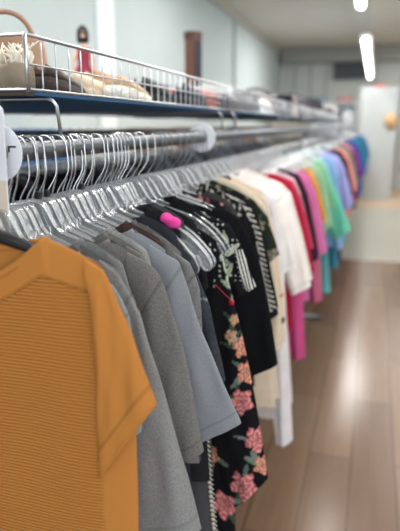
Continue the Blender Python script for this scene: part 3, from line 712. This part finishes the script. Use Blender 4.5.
# ------------------------------------------------------------------ goods on the shelf
def shoe_mesh(L=.24, W=.085, H=.075, heel=.012, open_=.45, sole=.012):
    up = MB(); rings = []; n = 16; m = 18
    for i in range(n+1):
        t = i/n; x = t*L
        w = W/2*(.72+.28*math.sin(math.pi*min(1, t*1.15)))*(math.sin(math.pi*min(1, max(0.02, (1-t)*2.6)/2))**.5 if t > .6 else 1)*(.55+.45*min(1, t/.12)) 
        h = H*(1-.06*t) if t < open_ else H*(1-.55*((t-open_)/(1-open_))**.8)
        h = max(h, .02)
        hz = heel*(1-t)**2*2
        r = []
        for j in range(m):
            a = 2*math.pi*j/m; s, c = math.sin(a), math.cos(a)
            zz = sole+hz+(h if s > 0 else 0)*abs(s)**.6
            ww = w*(1-.35*max(0, s))
            if t < open_ and s > .75: zz = sole+hz+h*.45; 
            r.append((x, ww*math.copysign(abs(c)**.75, c), zz))
        rings.append(r)
    up.loft(rings, cap=True)
    so = MB(); rings = []
    for i in range(n+1):
        t = i/n; x = -.004+t*(L+.008)
        w = (W/2+.004)*(.72+.28*math.sin(math.pi*min(1, t*1.15)))*(math.sin(math.pi*min(1, max(0.02, (1-t)*2.6)/2))**.5 if t > .6 else 1)*(.55+.45*min(1, t/.12))
        hz = heel*(1-t)**2*2
        rings.append([(x, -w, 0), (x, w, 0), (x, w, sole+hz), (x, -w, sole+hz)])
    so.loft(rings, cap=True)
    return up.mesh('shoe'), so.mesh('sole')
def shoe(loc, rz, cu, cs, label, group=None, **k):
    u, s = shoe_mesh(**k)
    o = link('shoe', u, principled('shoe_%d_%d_%d' % cu, cu, rough=.6, noise=.12, nscale=80, bump=.2), None, loc, rz); tag(o, label, 'shoe', group)
    link('sole', s, principled('sole_%d_%d_%d' % cs, cs, rough=.8, noise=.25, nscale=150, bump=.6, bscale=250), o); return o
def bag(loc, rz, col, label, w=.24, d=.09, h=.16, strap=.12, sw=.008):
    mb = MB(); rings = []
    for i in range(11):
        t = i/10; z = h*t; k = 1-.18*t; dd = d/2*(1-.55*t**1.5)*(.85+.15*math.sin(math.pi*min(1, t*3)/2)); ww = w/2*k
        rings.append([(ww*math.copysign(abs(math.cos(a))**.45, math.cos(a)), dd*math.copysign(abs(math.sin(a))**.6, math.sin(a)), z+.006*math.sin(3*a)*t) for a in [2*math.pi*j/20 for j in range(20)]])
    mb.loft(rings, cap=True)
    m = principled('leather_%d_%d_%d' % col, col, rough=.5, noise=.15, nscale=12, bump=.2)
    o = link('handbag', mb.mesh('handbag'), m, None, loc, rz); tag(o, label, 'bag')
    if strap:
        mb = MB(); s = w*.30
        mb.tube([(s*math.cos(a)*1.0, -.01, h*.82+strap*math.sin(a)**.8) for a in [math.pi*j/16 for j in range(17)]], sw, 8)
        link('handle', mb.mesh('handle'), m, o)
    return o
def folded(loc, rz, col, label, w=.2, d=.26, layers=3, th=.018, group=None):
    mb = MB(); r = random.Random(int(loc[1]*100))
    for i in range(layers):
        a, b = r.uniform(-.008, .008), r.uniform(-.008, .008); rings = []
        for t in np.linspace(-1, 1, 9):
            rings.append([(a+w/2*(.97+.03*math.cos(t*3))*math.copysign(abs(math.cos(q))**.35, math.cos(q)), b+d/2*t, i*th+th/2+th/2*.98*math.sin(q)*(1-.25*abs(t)**4)+.002*math.sin(t*5+q)) for q in [2*math.pi*j/16 for j in range(16)]])
        mb.loft(rings, cap=True)
    o = link('folded_cloth', mb.mesh('folded_cloth'), fabric(col), None, loc, rz); return tag(o, label, 'folded clothes', group)
SZ = Z0-.003
# woven wedge sandal: jute sole, pale upper
w = MB(); rings = []
for i in range(19):
    t = i/18; y = t*.26; ww = .046*(math.sin(math.pi*min(.98, max(.08, t)))**.35); h = .027*(1-t)**.9+.018
    rings.append([(ww*math.copysign(abs(math.cos(a))**.5, math.cos(a)), y, h/2+h/2*math.copysign(abs(math.sin(a))**.5, math.sin(a))) for a in [2*math.pi*j/20 for j in range(20)]])
w.loft(rings, cap=True)
def jute():
    m, nt, out = mat('braided_jute'); p = N(nt, 'ShaderNodeBsdfPrincipled'); p.inputs['Roughness'].default_value = .9
    tc = N(nt, 'ShaderNodeTexCoord'); wv = N(nt, 'ShaderNodeTexWave', bands_direction='Z'); wv.inputs['Scale'].default_value = 55; wv.inputs['Distortion'].default_value = 14; wv.inputs['Detail Scale'].default_value = 40
    nt.links.new(tc.outputs['Object'], wv.inputs['Vector']); cr = N(nt, 'ShaderNodeValToRGB')
    cr.color_ramp.elements[0].color = (*lin((206,180,146)), 1); cr.color_ramp.elements[1].color = (*lin((250,236,212)), 1)
    nt.links.new(wv.outputs[0], cr.inputs[0]); nt.links.new(cr.outputs[0], p.inputs['Base Color'])
    b = N(nt, 'ShaderNodeBump'); b.inputs['Distance'].default_value = .002; nt.links.new(wv.outputs[0], b.inputs['Height']); nt.links.new(b.outputs[0], p.inputs['Normal'])
    nt.links.new(p.outputs[0], out.inputs[0]); return m
JU = jute()
so = link('wedge_sandal', w.mesh('wedge_sandal'), JU, None, (-.535, .80, SZ), 0, rot=(0, 0, 1.35)); tag(so, 'pale woven jute wedge sandal at the near end of the shelf', 'shoe')
st = MB()
rings = []
for k in range(9):
    a = math.pi*k/8; rings.append([(.046*math.cos(a), y, .045+.034*math.sin(a)) for y in (.15, .17, .19, .205)])
st.loft(rings, closed=False); link('strap', st.mesh('strap'), fabric((206, 190, 166)), so)
# fringe: pale lace scarf lying on the sandal
fg = MB(); rr = random.Random(4)
for k in range(70):
    x = rr.uniform(-.06, .05); y = rr.uniform(-.03, .03); h = rr.uniform(.02, .045)
    fg.tube([(x, y, 0), (x+rr.uniform(-.008, .008), y+rr.uniform(-.008, .008), h*.6), (x+rr.uniform(-.016, .016), y+rr.uniform(-.016, .016), h)], [.0035, .003, .001], 5)
f = link('fringed_scarf', fg.mesh('fringed_scarf'), fabric((236, 230, 216)), None, (-.60, .84, Z0+.038), 0); tag(f, 'cream fringed scarf lying on top of the jute sandal', 'scarf')
bag((-.78, 1.12, SZ), .6, (160, 122, 98), 'tan leather handbag with a tall loop handle behind the jute sandal', .19, .09, .135, .075, .0055)
bag((-.98, 1.24, SZ), .6, (168, 116, 92), 'reddish brown handbag leaning behind the tan one', .24, .10, .16, .0)
shoe((-.585, .935, SZ), 2.0-.3, (66, 52, 46), (60, 48, 42), 'dark brown flat shoe pressed against the basket wires', H=.028, L=.2, W=.075)
shoe((-.64, 1.13, SZ), 1.45, (222, 204, 178), (206, 186, 158), 'cream sandal shoe behind the dark brown flat', H=.035, L=.2)
shoe((-.56, 1.18, SZ), 1.6, (208, 176, 140), (238, 232, 220), 'sandy slip-on with pale sole by the basket wires', H=.03, L=.2)
shoe((-.68, 1.30, SZ), 1.3, (176, 136, 104), (220, 208, 190), 'tan shoe behind the sandy slip-on', H=.06)
shoe((-.60, 1.42, SZ), 1.5, (30, 30, 34), (26, 26, 28), 'black pump shoe before the folded blue cloth', H=.05, L=.22)
shoe((-.72, 1.48, SZ), 1.8, (40, 38, 42), (30, 30, 30), 'second black shoe standing behind the pump', H=.06, L=.22)
folded((-.90, 1.66, SZ), .1, (176, 184, 196), 'pale blue folded cloth behind the black shoes', layers=3)
shoe((-.57, 1.66, SZ), 1.5, (36, 40, 56), (28, 28, 34), 'navy canvas shoe next to the basket wires', H=.05, L=.21)
folded((-.70, 1.98, SZ), 0, (226, 128, 112), 'coral folded cloth on the shelf', w=.3, layers=3, th=.022)
shoe((-.58, 2.18, SZ), 1.5, (38, 36, 58), (24, 24, 34), 'dark violet shoe after the coral cloth', H=.05)
folded((-.72, 2.45, SZ), .1, (60, 52, 84), 'purple grey folded cloth stack', layers=4)
bag((-.66, 2.78, SZ), .2, (40, 40, 48), 'black handbag lying before the white trainer', .24, .12, .10, .0)
folded((-.95, 2.42, SZ), .1, (150, 142, 160), 'lilac grey folded cloth behind the purple grey stack', layers=6, th=.02)
shoe((-.75, 2.98, SZ), 1.5, (240, 240, 240), (240, 240, 240), 'white trainer beside the black handbag', H=.06)
shoe((-.64, 3.2, SZ), 1.4, (236, 232, 226), (236, 236, 236), 'off white trainer further along the shelf', H=.08)
bag((-.72, 3.55, SZ), .3, (74, 62, 60), 'brown black handbag beyond the trainers', .3, .14, .13, .06)
folded((-.70, 3.95, SZ), 0, (60, 62, 72), 'slate folded jeans on the shelf', w=.32, layers=8)
bag((-.72, 4.35, SZ), .4, (196, 172, 150), 'beige handbag beside the slate jeans', .32, .14, .16, .0)
folded((-.74, 4.8, SZ), 0, (52, 46, 60), 'dark plum folded cloth beyond the beige bag', w=.3, layers=7)
bag((-.74, 5.2, SZ), .2, (60, 58, 66), 'round dark grey handbag in the middle of the shelf', .34, .16, .2, .05)
folded((-.78, 5.7, SZ), 0, (112, 104, 122), 'tall pile of purple grey folded cloth', w=.34, layers=9)
folded((-.76, 6.3, SZ), 0, (98, 86, 92), 'mauve grey folded pile past the tall purple grey pile', w=.34, layers=8)
bag((-.78, 7.0, SZ), .4, (44, 44, 52), 'large black tote on the far shelf', .38, .2, .24, .06)
folded((-.76, 7.7, SZ), 0, (104, 96, 100), 'taupe folded pile on the far shelf', w=.36, layers=9)
folded((-.78, 8.6, SZ), 0, (70, 74, 86), 'blue black folded pile near the rail end', w=.36, layers=10)
bag((-.80, 9.6, SZ), .4, (188, 182, 180), 'pale grey tote near the rail end', .4, .2, .24, .06)
folded((-.78, 10.8, SZ), 0, (56, 56, 64), 'black folded pile at the rail end', w=.36, layers=10)
# upright brown box
bb = MB(); bb.box(-.035, .035, -.03, .03, 0, .42, .004)
b = link('storage_box', bb.mesh('storage_box', False), principled('brown_card', (112, 72, 54), rough=.7, noise=.1, nscale=10), None, (-.95, 2.99, SZ), -.5); tag(b, 'tall brown storage box standing upright on the shelf', 'box')
bl = MB(); bl.box(-.038, .038, -.033, .033, .385, .424, .003); link('lid', bl.mesh('lid', False), principled('brown_lid', (84, 54, 44), rough=.6), b)
bs = MB(); bs.box(.0355, .0375, -.028, .028, .004, .38); link('dark_side', bs.mesh('dark_side', False), principled('dark_navy_card', (42, 36, 48), rough=.6), b)
# doll
dl = empty('doll', (-1.15, 2.16, SZ), 'small doll with dark hair and red dress standing on the shelf', 'doll', rz=.5)
dl.scale = (.72, .72, .95)
def rev(prof, n=16):
    return [[(r*math.cos(2*math.pi*j/n), r*math.sin(2*math.pi*j/n)*.8, z) for j in range(n)] for r, z in prof]
mb = MB(); mb.loft(rev([(.012,0),(.014,.06),(.02,.10),(.03,.16),(.028,.2),(.033,.24),(.036,.262),(.014,.275),(.012,.284),(.022,.292),(.027,.31),(.025,.328),(.012,.342),(.003,.346)]), cap=True)
for s in (1, -1):
    mb.tube([(s*.034, 0, .258), (s*.052, -.006, .215), (s*.06, -.014, .17), (s*.058, -.02, .155)], [.011, .0095, .0075, .009], 8)
link('body', mb.mesh('body'), principled('doll_skin', (224, 180, 156), rough=.5), dl)
mb = MB(); mb.loft(rev([(.085,.07),(.075,.12),(.05,.17),(.033,.2),(.037,.24),(.039,.262),(.02,.268)])); link('dress', mb.mesh('dress'), fabric((150, 62, 78)), dl)
mb = MB(); mb.loft([[(x*1.0, y+.006, z) for x, y, z in r] for r in rev([(.026,.285),(.033,.295),(.034,.32),(.030,.338),(.018,.352),(.004,.357)])], cap=True); link('hair', mb.mesh('hair'), principled('dark_hair', (36, 28, 30), rough=.6), dl)

# ------------------------------------------------------------------ the room
M_WALL = principled('pale_wall', (192, 201, 201), rough=.85, noise=.02, nscale=2, spec=.2)
def planks():
    m, nt, out = mat('laminate_floor'); p = N(nt, 'ShaderNodeBsdfPrincipled')
    tc = N(nt, 'ShaderNodeTexCoord'); mp = N(nt, 'ShaderNodeMapping'); mp.inputs['Rotation'].default_value = (0, 0, math.pi/2)
    nt.links.new(tc.outputs['Object'], mp.inputs[0])
    br = N(nt, 'ShaderNodeTexBrick'); br.inputs['Scale'].default_value = 1; br.inputs['Brick Width'].default_value = 1.2; br.inputs['Row Height'].default_value = .19
    br.inputs['Mortar Size'].default_value = .003; br.inputs['Color1'].default_value = (*lin((124, 98, 80)), 1); br.inputs['Color2'].default_value = (*lin((142, 114, 92)), 1); br.inputs['Mortar'].default_value = (*lin((84, 64, 52)), 1)
    nt.links.new(mp.outputs[0], br.inputs[0])
    mp2 = N(nt, 'ShaderNodeMapping'); mp2.inputs['Scale'].default_value = (30, 1.5, 1); nt.links.new(tc.outputs['Object'], mp2.inputs[0])
    no = N(nt, 'ShaderNodeTexNoise'); no.inputs['Scale'].default_value = 1.5; no.inputs['Detail'].default_value = 6; nt.links.new(mp2.outputs[0], no.inputs[0])
    mr = N(nt, 'ShaderNodeMapRange'); mr.inputs[3].default_value = .8; mr.inputs[4].default_value = 1.2; nt.links.new(no.outputs[0], mr.inputs[0])
    mx = N(nt, 'ShaderNodeVectorMath', operation='SCALE'); nt.links.new(br.outputs[0], mx.inputs[0]); nt.links.new(mr.outputs[0], mx.inputs['Scale'])
    nt.links.new(mx.outputs[0], p.inputs['Base Color']); p.inputs['Roughness'].default_value = .22; p.inputs['Specular IOR Level'].default_value = .6
    r2 = N(nt, 'ShaderNodeMapRange'); r2.inputs[3].default_value = .15; r2.inputs[4].default_value = .27; nt.links.new(no.outputs[0], r2.inputs[0]); nt.links.new(r2.outputs[0], p.inputs['Roughness'])
    nt.links.new(p.outputs[0], out.inputs[0]); return m
XL, XR, YB, YN, ZC = -2.36, 3.4, 14.5, -3.0, EYE+1.78
mb = MB(); mb.box(XL, XR, YN, 6.5, -.1, 0)
struct('floor', mb, planks())
mb = MB(); mb.box(XL, XR, 6.5, 10.9, -.1, 0); struct('floor_tile', mb, principled('grey_tile', (176, 172, 158), rough=.3, noise=.03, nscale=3))
mb = MB(); mb.box(XL, XR, 10.9, YB, -.1, 0); struct('floor_far', mb, principled('beige_floor', (206, 178, 150), rough=.35, noise=.04, nscale=3))
mb = MB(); mb.box(XL-.1, XL, YN, YB, 0, ZC); struct('wall_left', mb, M_WALL)
mb = MB(); mb.box(XL-.1, XR+.1, YB, YB+.1, 0, ZC); struct('wall_back', mb, principled('grey_back_wall', (200, 204, 202), rough=.85, noise=.02, nscale=2))
mb = MB(); mb.box(XR, XR+.1, YN, YB, 0, ZC); struct('wall_right', mb, M_WALL)
def ceil_m():
    m, nt, out = mat('ceiling_slats'); p = N(nt, 'ShaderNodeBsdfPrincipled'); p.inputs['Roughness'].default_value = .9
    tc = N(nt, 'ShaderNodeTexCoord'); wv = N(nt, 'ShaderNodeTexWave', bands_direction='Y'); wv.inputs['Scale'].default_value = 1.1; wv.inputs['Distortion'].default_value = .3
    nt.links.new(tc.outputs['Object'], wv.inputs['Vector']); cr = N(nt, 'ShaderNodeValToRGB')
    cr.color_ramp.elements[0].color = (*lin((196,190,176)), 1); cr.color_ramp.elements[1].color = (*lin((220,214,202)), 1)
    nt.links.new(wv.outputs[0], cr.inputs[0]); nt.links.new(cr.outputs[0], p.inputs['Base Color']); nt.links.new(p.outputs[0], out.inputs[0]); return m
mb = MB(); mb.box(XL-.1, XR+.1, YN, YB+.1, ZC, ZC+.1); struct('ceiling', mb, ceil_m())
# wall trims: vertical pilaster strips, cornice, back wall battens
def strut(name, x0, x1, y0, y1, z0, z1, m): mb = MB(); mb.box(x0, x1, y0, y1, z0, z1); return struct(name, mb, m)
M_TRIM = principled('white_trim', (232, 238, 240), rough=.6)
strut('trim_1', XL, XL+.03, 4.66, 4.98, .0, ZC-.02, M_TRIM)
strut('trim_2', XL, XL+.05, 9.6, 9.7, 0, ZC-.02, principled('grey_trim', (186, 192, 192), rough=.6))
strut('trim_3', XL, XL+.06, YN, YB, ZC-.10, ZC, principled('cornice', (190, 186, 176), rough=.7))
strut('trim_4', XL+.06, XR, YB-.35, YB, ZC-.34, ZC, principled('soffit', (158, 160, 156), rough=.8))
k = 5
for x in (-2.0, -1.62, -1.24, -.1, .5): strut('trim_%d' % k, x, x+.03, YB-.03, YB, .0, ZC-.34, principled('batten', (158, 164, 164), rough=.7)); k += 1
# pillar
pl = MB(); pl.box(-.335, .385, 12.2, 12.6, 0, EYE+.735)
struct('wall_pillar', pl, principled('white_pillar', (190, 194, 194), rough=.6))
rb = MB(); rb.box(-.10, .09, -.05, .05, 0, .05, .008); o = link('alarm_box', rb.mesh('alarm_box', False), principled('red_paint', (208, 70, 70), rough=.5), None, (.02, 12.38, EYE+.735)); tag(o, 'small red box on top of the white pillar', 'box')
mb = MB(); n = 24; mb.loft([[(.13*math.cos(2*math.pi*j/n), y, .16*math.sin(2*math.pi*j/n)) for j in range(n)] for y in (-.02, 0)], cap=True)
o = link('straw_plaque', mb.mesh('straw_plaque'), principled('straw', (206, 168, 124), rough=.8), None, (.28, 12.198, EYE+.07)); tag(o, 'tan oval plaque hanging on the white pillar', 'plaque')
# air grille
gr = empty('air_grille', (-.68, YB-.06, EYE+1.32), 'dark rectangular air grille high on the back wall', 'vent')
mb = MB(); mb.box(-.37, .37, -.02, .02, -.26, .26); link('backing', mb.mesh('backing', False), principled('grille_dark', (62, 66, 74), rough=.6), gr)
mb = MB()
for z in np.linspace(-.24, .24, 13): mb.box(-.36, .36, -.035, -.02, z-.008, z+.006)
link('slats', mb.mesh('slats', False), principled('grille_slat', (84, 88, 96), rough=.5), gr)
mb = MB()
for a in ((-.39,.39,-.28,-.25),(-.39,.39,.25,.28),(-.39,-.36,-.25,.25),(.36,.39,-.25,.25)): mb.box(a[0], a[1], -.04, .02, a[2], a[3])
link('frame', mb.mesh('frame', False), principled('grille_frame', (110, 114, 120), rough=.5), gr)
# hanging strip lights
M_EM = emission('fluorescent', (255, 252, 246), 15)
M_EM2 = emission('fluorescent_near', (255, 252, 246), 26)
M_HOUS = principled('lamp_housing', (170, 172, 172), rough=.5)
def strip(x, y0, y1, z, label, group=None):
    o = empty('strip_light', (x, y0, z), label, 'ceiling light', group)
    L = y1-y0
    mb = MB(); mb.tube([(0, 0, 0), (0, L, 0)], .034, 12); link('diffuser', mb.mesh('diffuser'), M_EM2 if y0 < 3 else M_EM, o)
    mb = MB(); mb.box(-.06, .06, -.02, L+.02, .045, .08); link('housing', mb.mesh('housing', False), M_HOUS, o)
    for yy_ in (.15, L-.15):
        mb = MB(); mb.tube([(0, yy_, .08), (0, yy_, ZC-z)], .004, 5); link('suspension_wire', mb.mesh('suspension_wire'), M_HOUS, o)
strip(-.19, .7, 5.2, EYE+.97, 'nearer long fluorescent strip light hung over the aisle')
strip(-.19, 7.35, 12.7, EYE+.97, 'farther long fluorescent strip light hung over the aisle')

# display units in the far background
def unit(x0, x1, y0, y1, h, col, label, shelves=3):
    o = empty('display_unit', ((x0+x1)/2, y0, 0), label, 'display unit'); w_ = (x1-x0)/2; d_ = y1-y0; m = principled('unit_%d_%d_%d' % col, col, rough=.6)
    mb = MB(); mb.box(-w_, w_, d_-.03, d_, 0, h); link('back_panel', mb.mesh('back_panel', False), m, o)
    for s in (-1, 1): mb = MB(); mb.box(min(s*w_, s*(w_-.03)), max(s*w_, s*(w_-.03)), 0, d_-.03, 0, h); link('side_panel', mb.mesh('side_panel', False), m, o)
    for k in range(shelves): mb = MB(); z = h*(k+1)/shelves-.03; mb.box(-w_+.03, w_-.03, 0, d_-.03, z, z+.025); link('shelf', mb.mesh('shelf', False), m, o)
    return o
unit(-2.3, -1.5, 12.9, 13.3, EYE+.42, (206, 202, 192), 'cream display unit at the left of the back wall')
unit(-1.42, -.42, 13.3, 13.7, EYE+.50, (226, 232, 236), 'white display unit under the air grille')
hr = empty('clothes_rack', (-.7, 12.95, 0), 'tall thin coat rack before the back wall', 'clothes rack'); bhr = (-.7, 12.95, 0)
tube_part('rail', [(-.7, 12.6, EYE+.43), (-.7, 13.25, EYE+.43)], .0155, M_TUBE, hr, bhr)
for y in (12.62, 13.23): tube_part('post', [(-.7, y, 0), (-.7, y, EYE+.43)], .016, M_TUBE, hr, bhr)
for (x, y, c, lab) in ((-.7, 12.72, (236, 236, 240), 'white coat hanging high before the white pillar'), (-.7, 12.92, (44, 48, 58), 'black coat hanging high before the white pillar'), (-.7, 13.12, (214, 222, 232), 'pale blue coat hanging high beside the white coat')):
    garment('coat', 'coat', 'long', y, fabric(c), lab, parts=False, X=x, scale=(.8, 1.5, 1)).location.z = EYE+.465
    hanger(y, 'clear hanger holding the '+lab.split(' hanging')[0], parts=False, X=x).location.z = EYE+.43
for j, (x, c, lab) in enumerate([(-2.15, (70,74,84), 'slate folded pile on top of the cream unit'), (-1.8, (232,228,224), 'white folded pile on top of the cream unit'), (-1.25, (150,170,190), 'blue folded pile on top of the white unit'), (-.7, (220,150,150), 'pink folded pile on top of the white unit')]):
    folded((x, [13.1, 13.1, 13.5, 13.5][j], [EYE+.42, EYE+.42, EYE+.50, EYE+.50][j]), 0, c, lab, w=.32, d=.25, layers=6)
# wall rack on the left seen through the gap under the shelf
def wallpile(y, c, lab, z): folded((XL+.24, y, z), 0, c, lab, w=.34, d=.34, layers=8)
wu = empty('wall_shelf', (XL+.02, 3.0, EYE-.42), 'pale wooden wall shelf along the left wall', 'shelf')
mb = MB(); mb.box(0, .45, 0, 8.5, 0, .03); link('board', mb.mesh('board', False), principled('pale_wood', (206, 188, 160), rough=.6), wu)
for q in (.3, 4.2, 8.2): mb = MB(); mb.prism([(0, 0), (.4, 0), (0, -.3)], q, q+.03); link('bracket', mb.mesh('bracket', False), M_HOUS, wu)
for j, (y, c, lab) in enumerate([(3.3,(60,110,170),'bright blue folded pile on the wall shelf'),(3.8,(226,222,214),'cream folded pile on the wall shelf'),(4.3,(236,236,236),'white folded pile on the wall shelf'),(4.8,(150,110,84),'brown folded pile on the wall shelf'),(5.4,(214,206,196),'oatmeal folded pile on the wall shelf'),
    (6.0,(168,98,70),'rust folded pile on the wall shelf'),(6.7,(190,200,210),'pale blue folded pile on the wall shelf'),(7.5,(236,226,206),'ivory folded pile on the wall shelf'),(8.5,(120,130,150),'grey blue folded pile on the wall shelf'),(9.8,(200,150,120),'peach folded pile on the wall shelf')]):
    o = link('folded_cloth', None, [], None) if False else None
    folded((XL+.25, y, EYE-.39), 0, c, lab, w=.36, d=.34, layers=14, th=.026)

# right edge: second rack beyond the aisle
rr_ = empty('clothes_rack', (.78, 9.6, 0), 'chrome rack with dark clothes at the right edge', 'clothes rack')
tube_part('rail', [(.78, 9.6, EYE-.05), (.78, 11.4, EYE-.05)], .0155, M_TUBE, rr_, (.78, 9.6, 0))
for y in (9.62, 11.38): tube_part('post', [(.78, y, 0), (.78, y, EYE-.05)], .016, M_TUBE, rr_, (.78, 9.6, 0))
for j, (c, w2) in enumerate([((28,28,34),'black'),((40,60,80),'dark teal'),((60,40,60),'dark plum'),((30,32,40),'charcoal'),((70,76,90),'slate blue')]):
    garment('blouse', 'shirt', 'long', 9.8+j*.3, fabric(c), f'{w2} blouse on the rack at the right edge', parts=False, X=.78, scale=(1, 1.8, 1))
    hanger(9.8+j*.3, f'clear hanger with the {w2} blouse at the right edge', parts=False, X=.78)

# ------------------------------------------------------------------ duplicate labels get told apart
for lab, os_ in list(LABELS.items()):
    if len(os_) > 1 and not os_[0].get('group'): print('DUP', lab, len(os_))

# ------------------------------------------------------------------ light, camera
def area(name, loc, size, sy, power, rot, col=(1, 1, 1)):
    d = bpy.data.lights.new(name, 'AREA'); d.shape = 'RECTANGLE'; d.size = size; d.size_y = sy; d.energy = power; d.color = col
    o = bpy.data.objects.new(name, d); COL.objects.link(o); o.location = loc; o.rotation_euler = rot; return o
for j, (x, y) in enumerate([(-.2, 4.2), (-.2, 10), (1.6, .5), (1.6, 4), (1.6, 8), (1.6, 12), (-1.6, 1.5), (-1.0, 6), (-1.0, 11), (1.6, 10)]):  # unseen area lights added under the ceiling to brighten clothes and back wall
    area('ceiling_fill', (x, y, ZC-.08), 2.4 if x > 1 else .6, 3.4 if x > 1 else 1.4, 38 if y < 6 else 44, (0, 0, 0), (1, .985, .96))
area('rear_fill', (1.6, -2.6, 1.9), 3.5, 2.0, 70, (math.radians(78), 0, math.radians(10)), (.93, .97, 1))  # soft fill added behind the camera, no window is built there
w_ = bpy.data.worlds.new('world'); bpy.context.scene.world = w_; w_.use_nodes = True
w_.node_tree.nodes['Background'].inputs[0].default_value = (.86, .93, 1, 1); w_.node_tree.nodes['Background'].inputs[1].default_value = 1.0
cam = bpy.data.cameras.new('camera'); co = bpy.data.objects.new('camera', cam); COL.objects.link(co); bpy.context.scene.camera = co
yaw, pitch, f = math.radians(16.953), math.radians(14.084), 560
co.location = (0, 0, EYE); co.rotation_euler = (math.pi/2-pitch, 0, yaw)
cam.sensor_fit = 'HORIZONTAL'; cam.sensor_width = 36; cam.lens = 36*f/400; cam.clip_start = .02; cam.clip_end = 60
cam.dof.use_dof = True; cam.dof.focus_distance = .90
cam.dof.aperture_fstop = (cam.lens/1000)/.0128
sc = bpy.context.scene
sc.view_settings.view_transform = 'Standard'; sc.view_settings.look = 'None'; sc.view_settings.exposure = 0
sc.cycles.transparent_max_bounces = 40; sc.cycles.max_bounces = 8
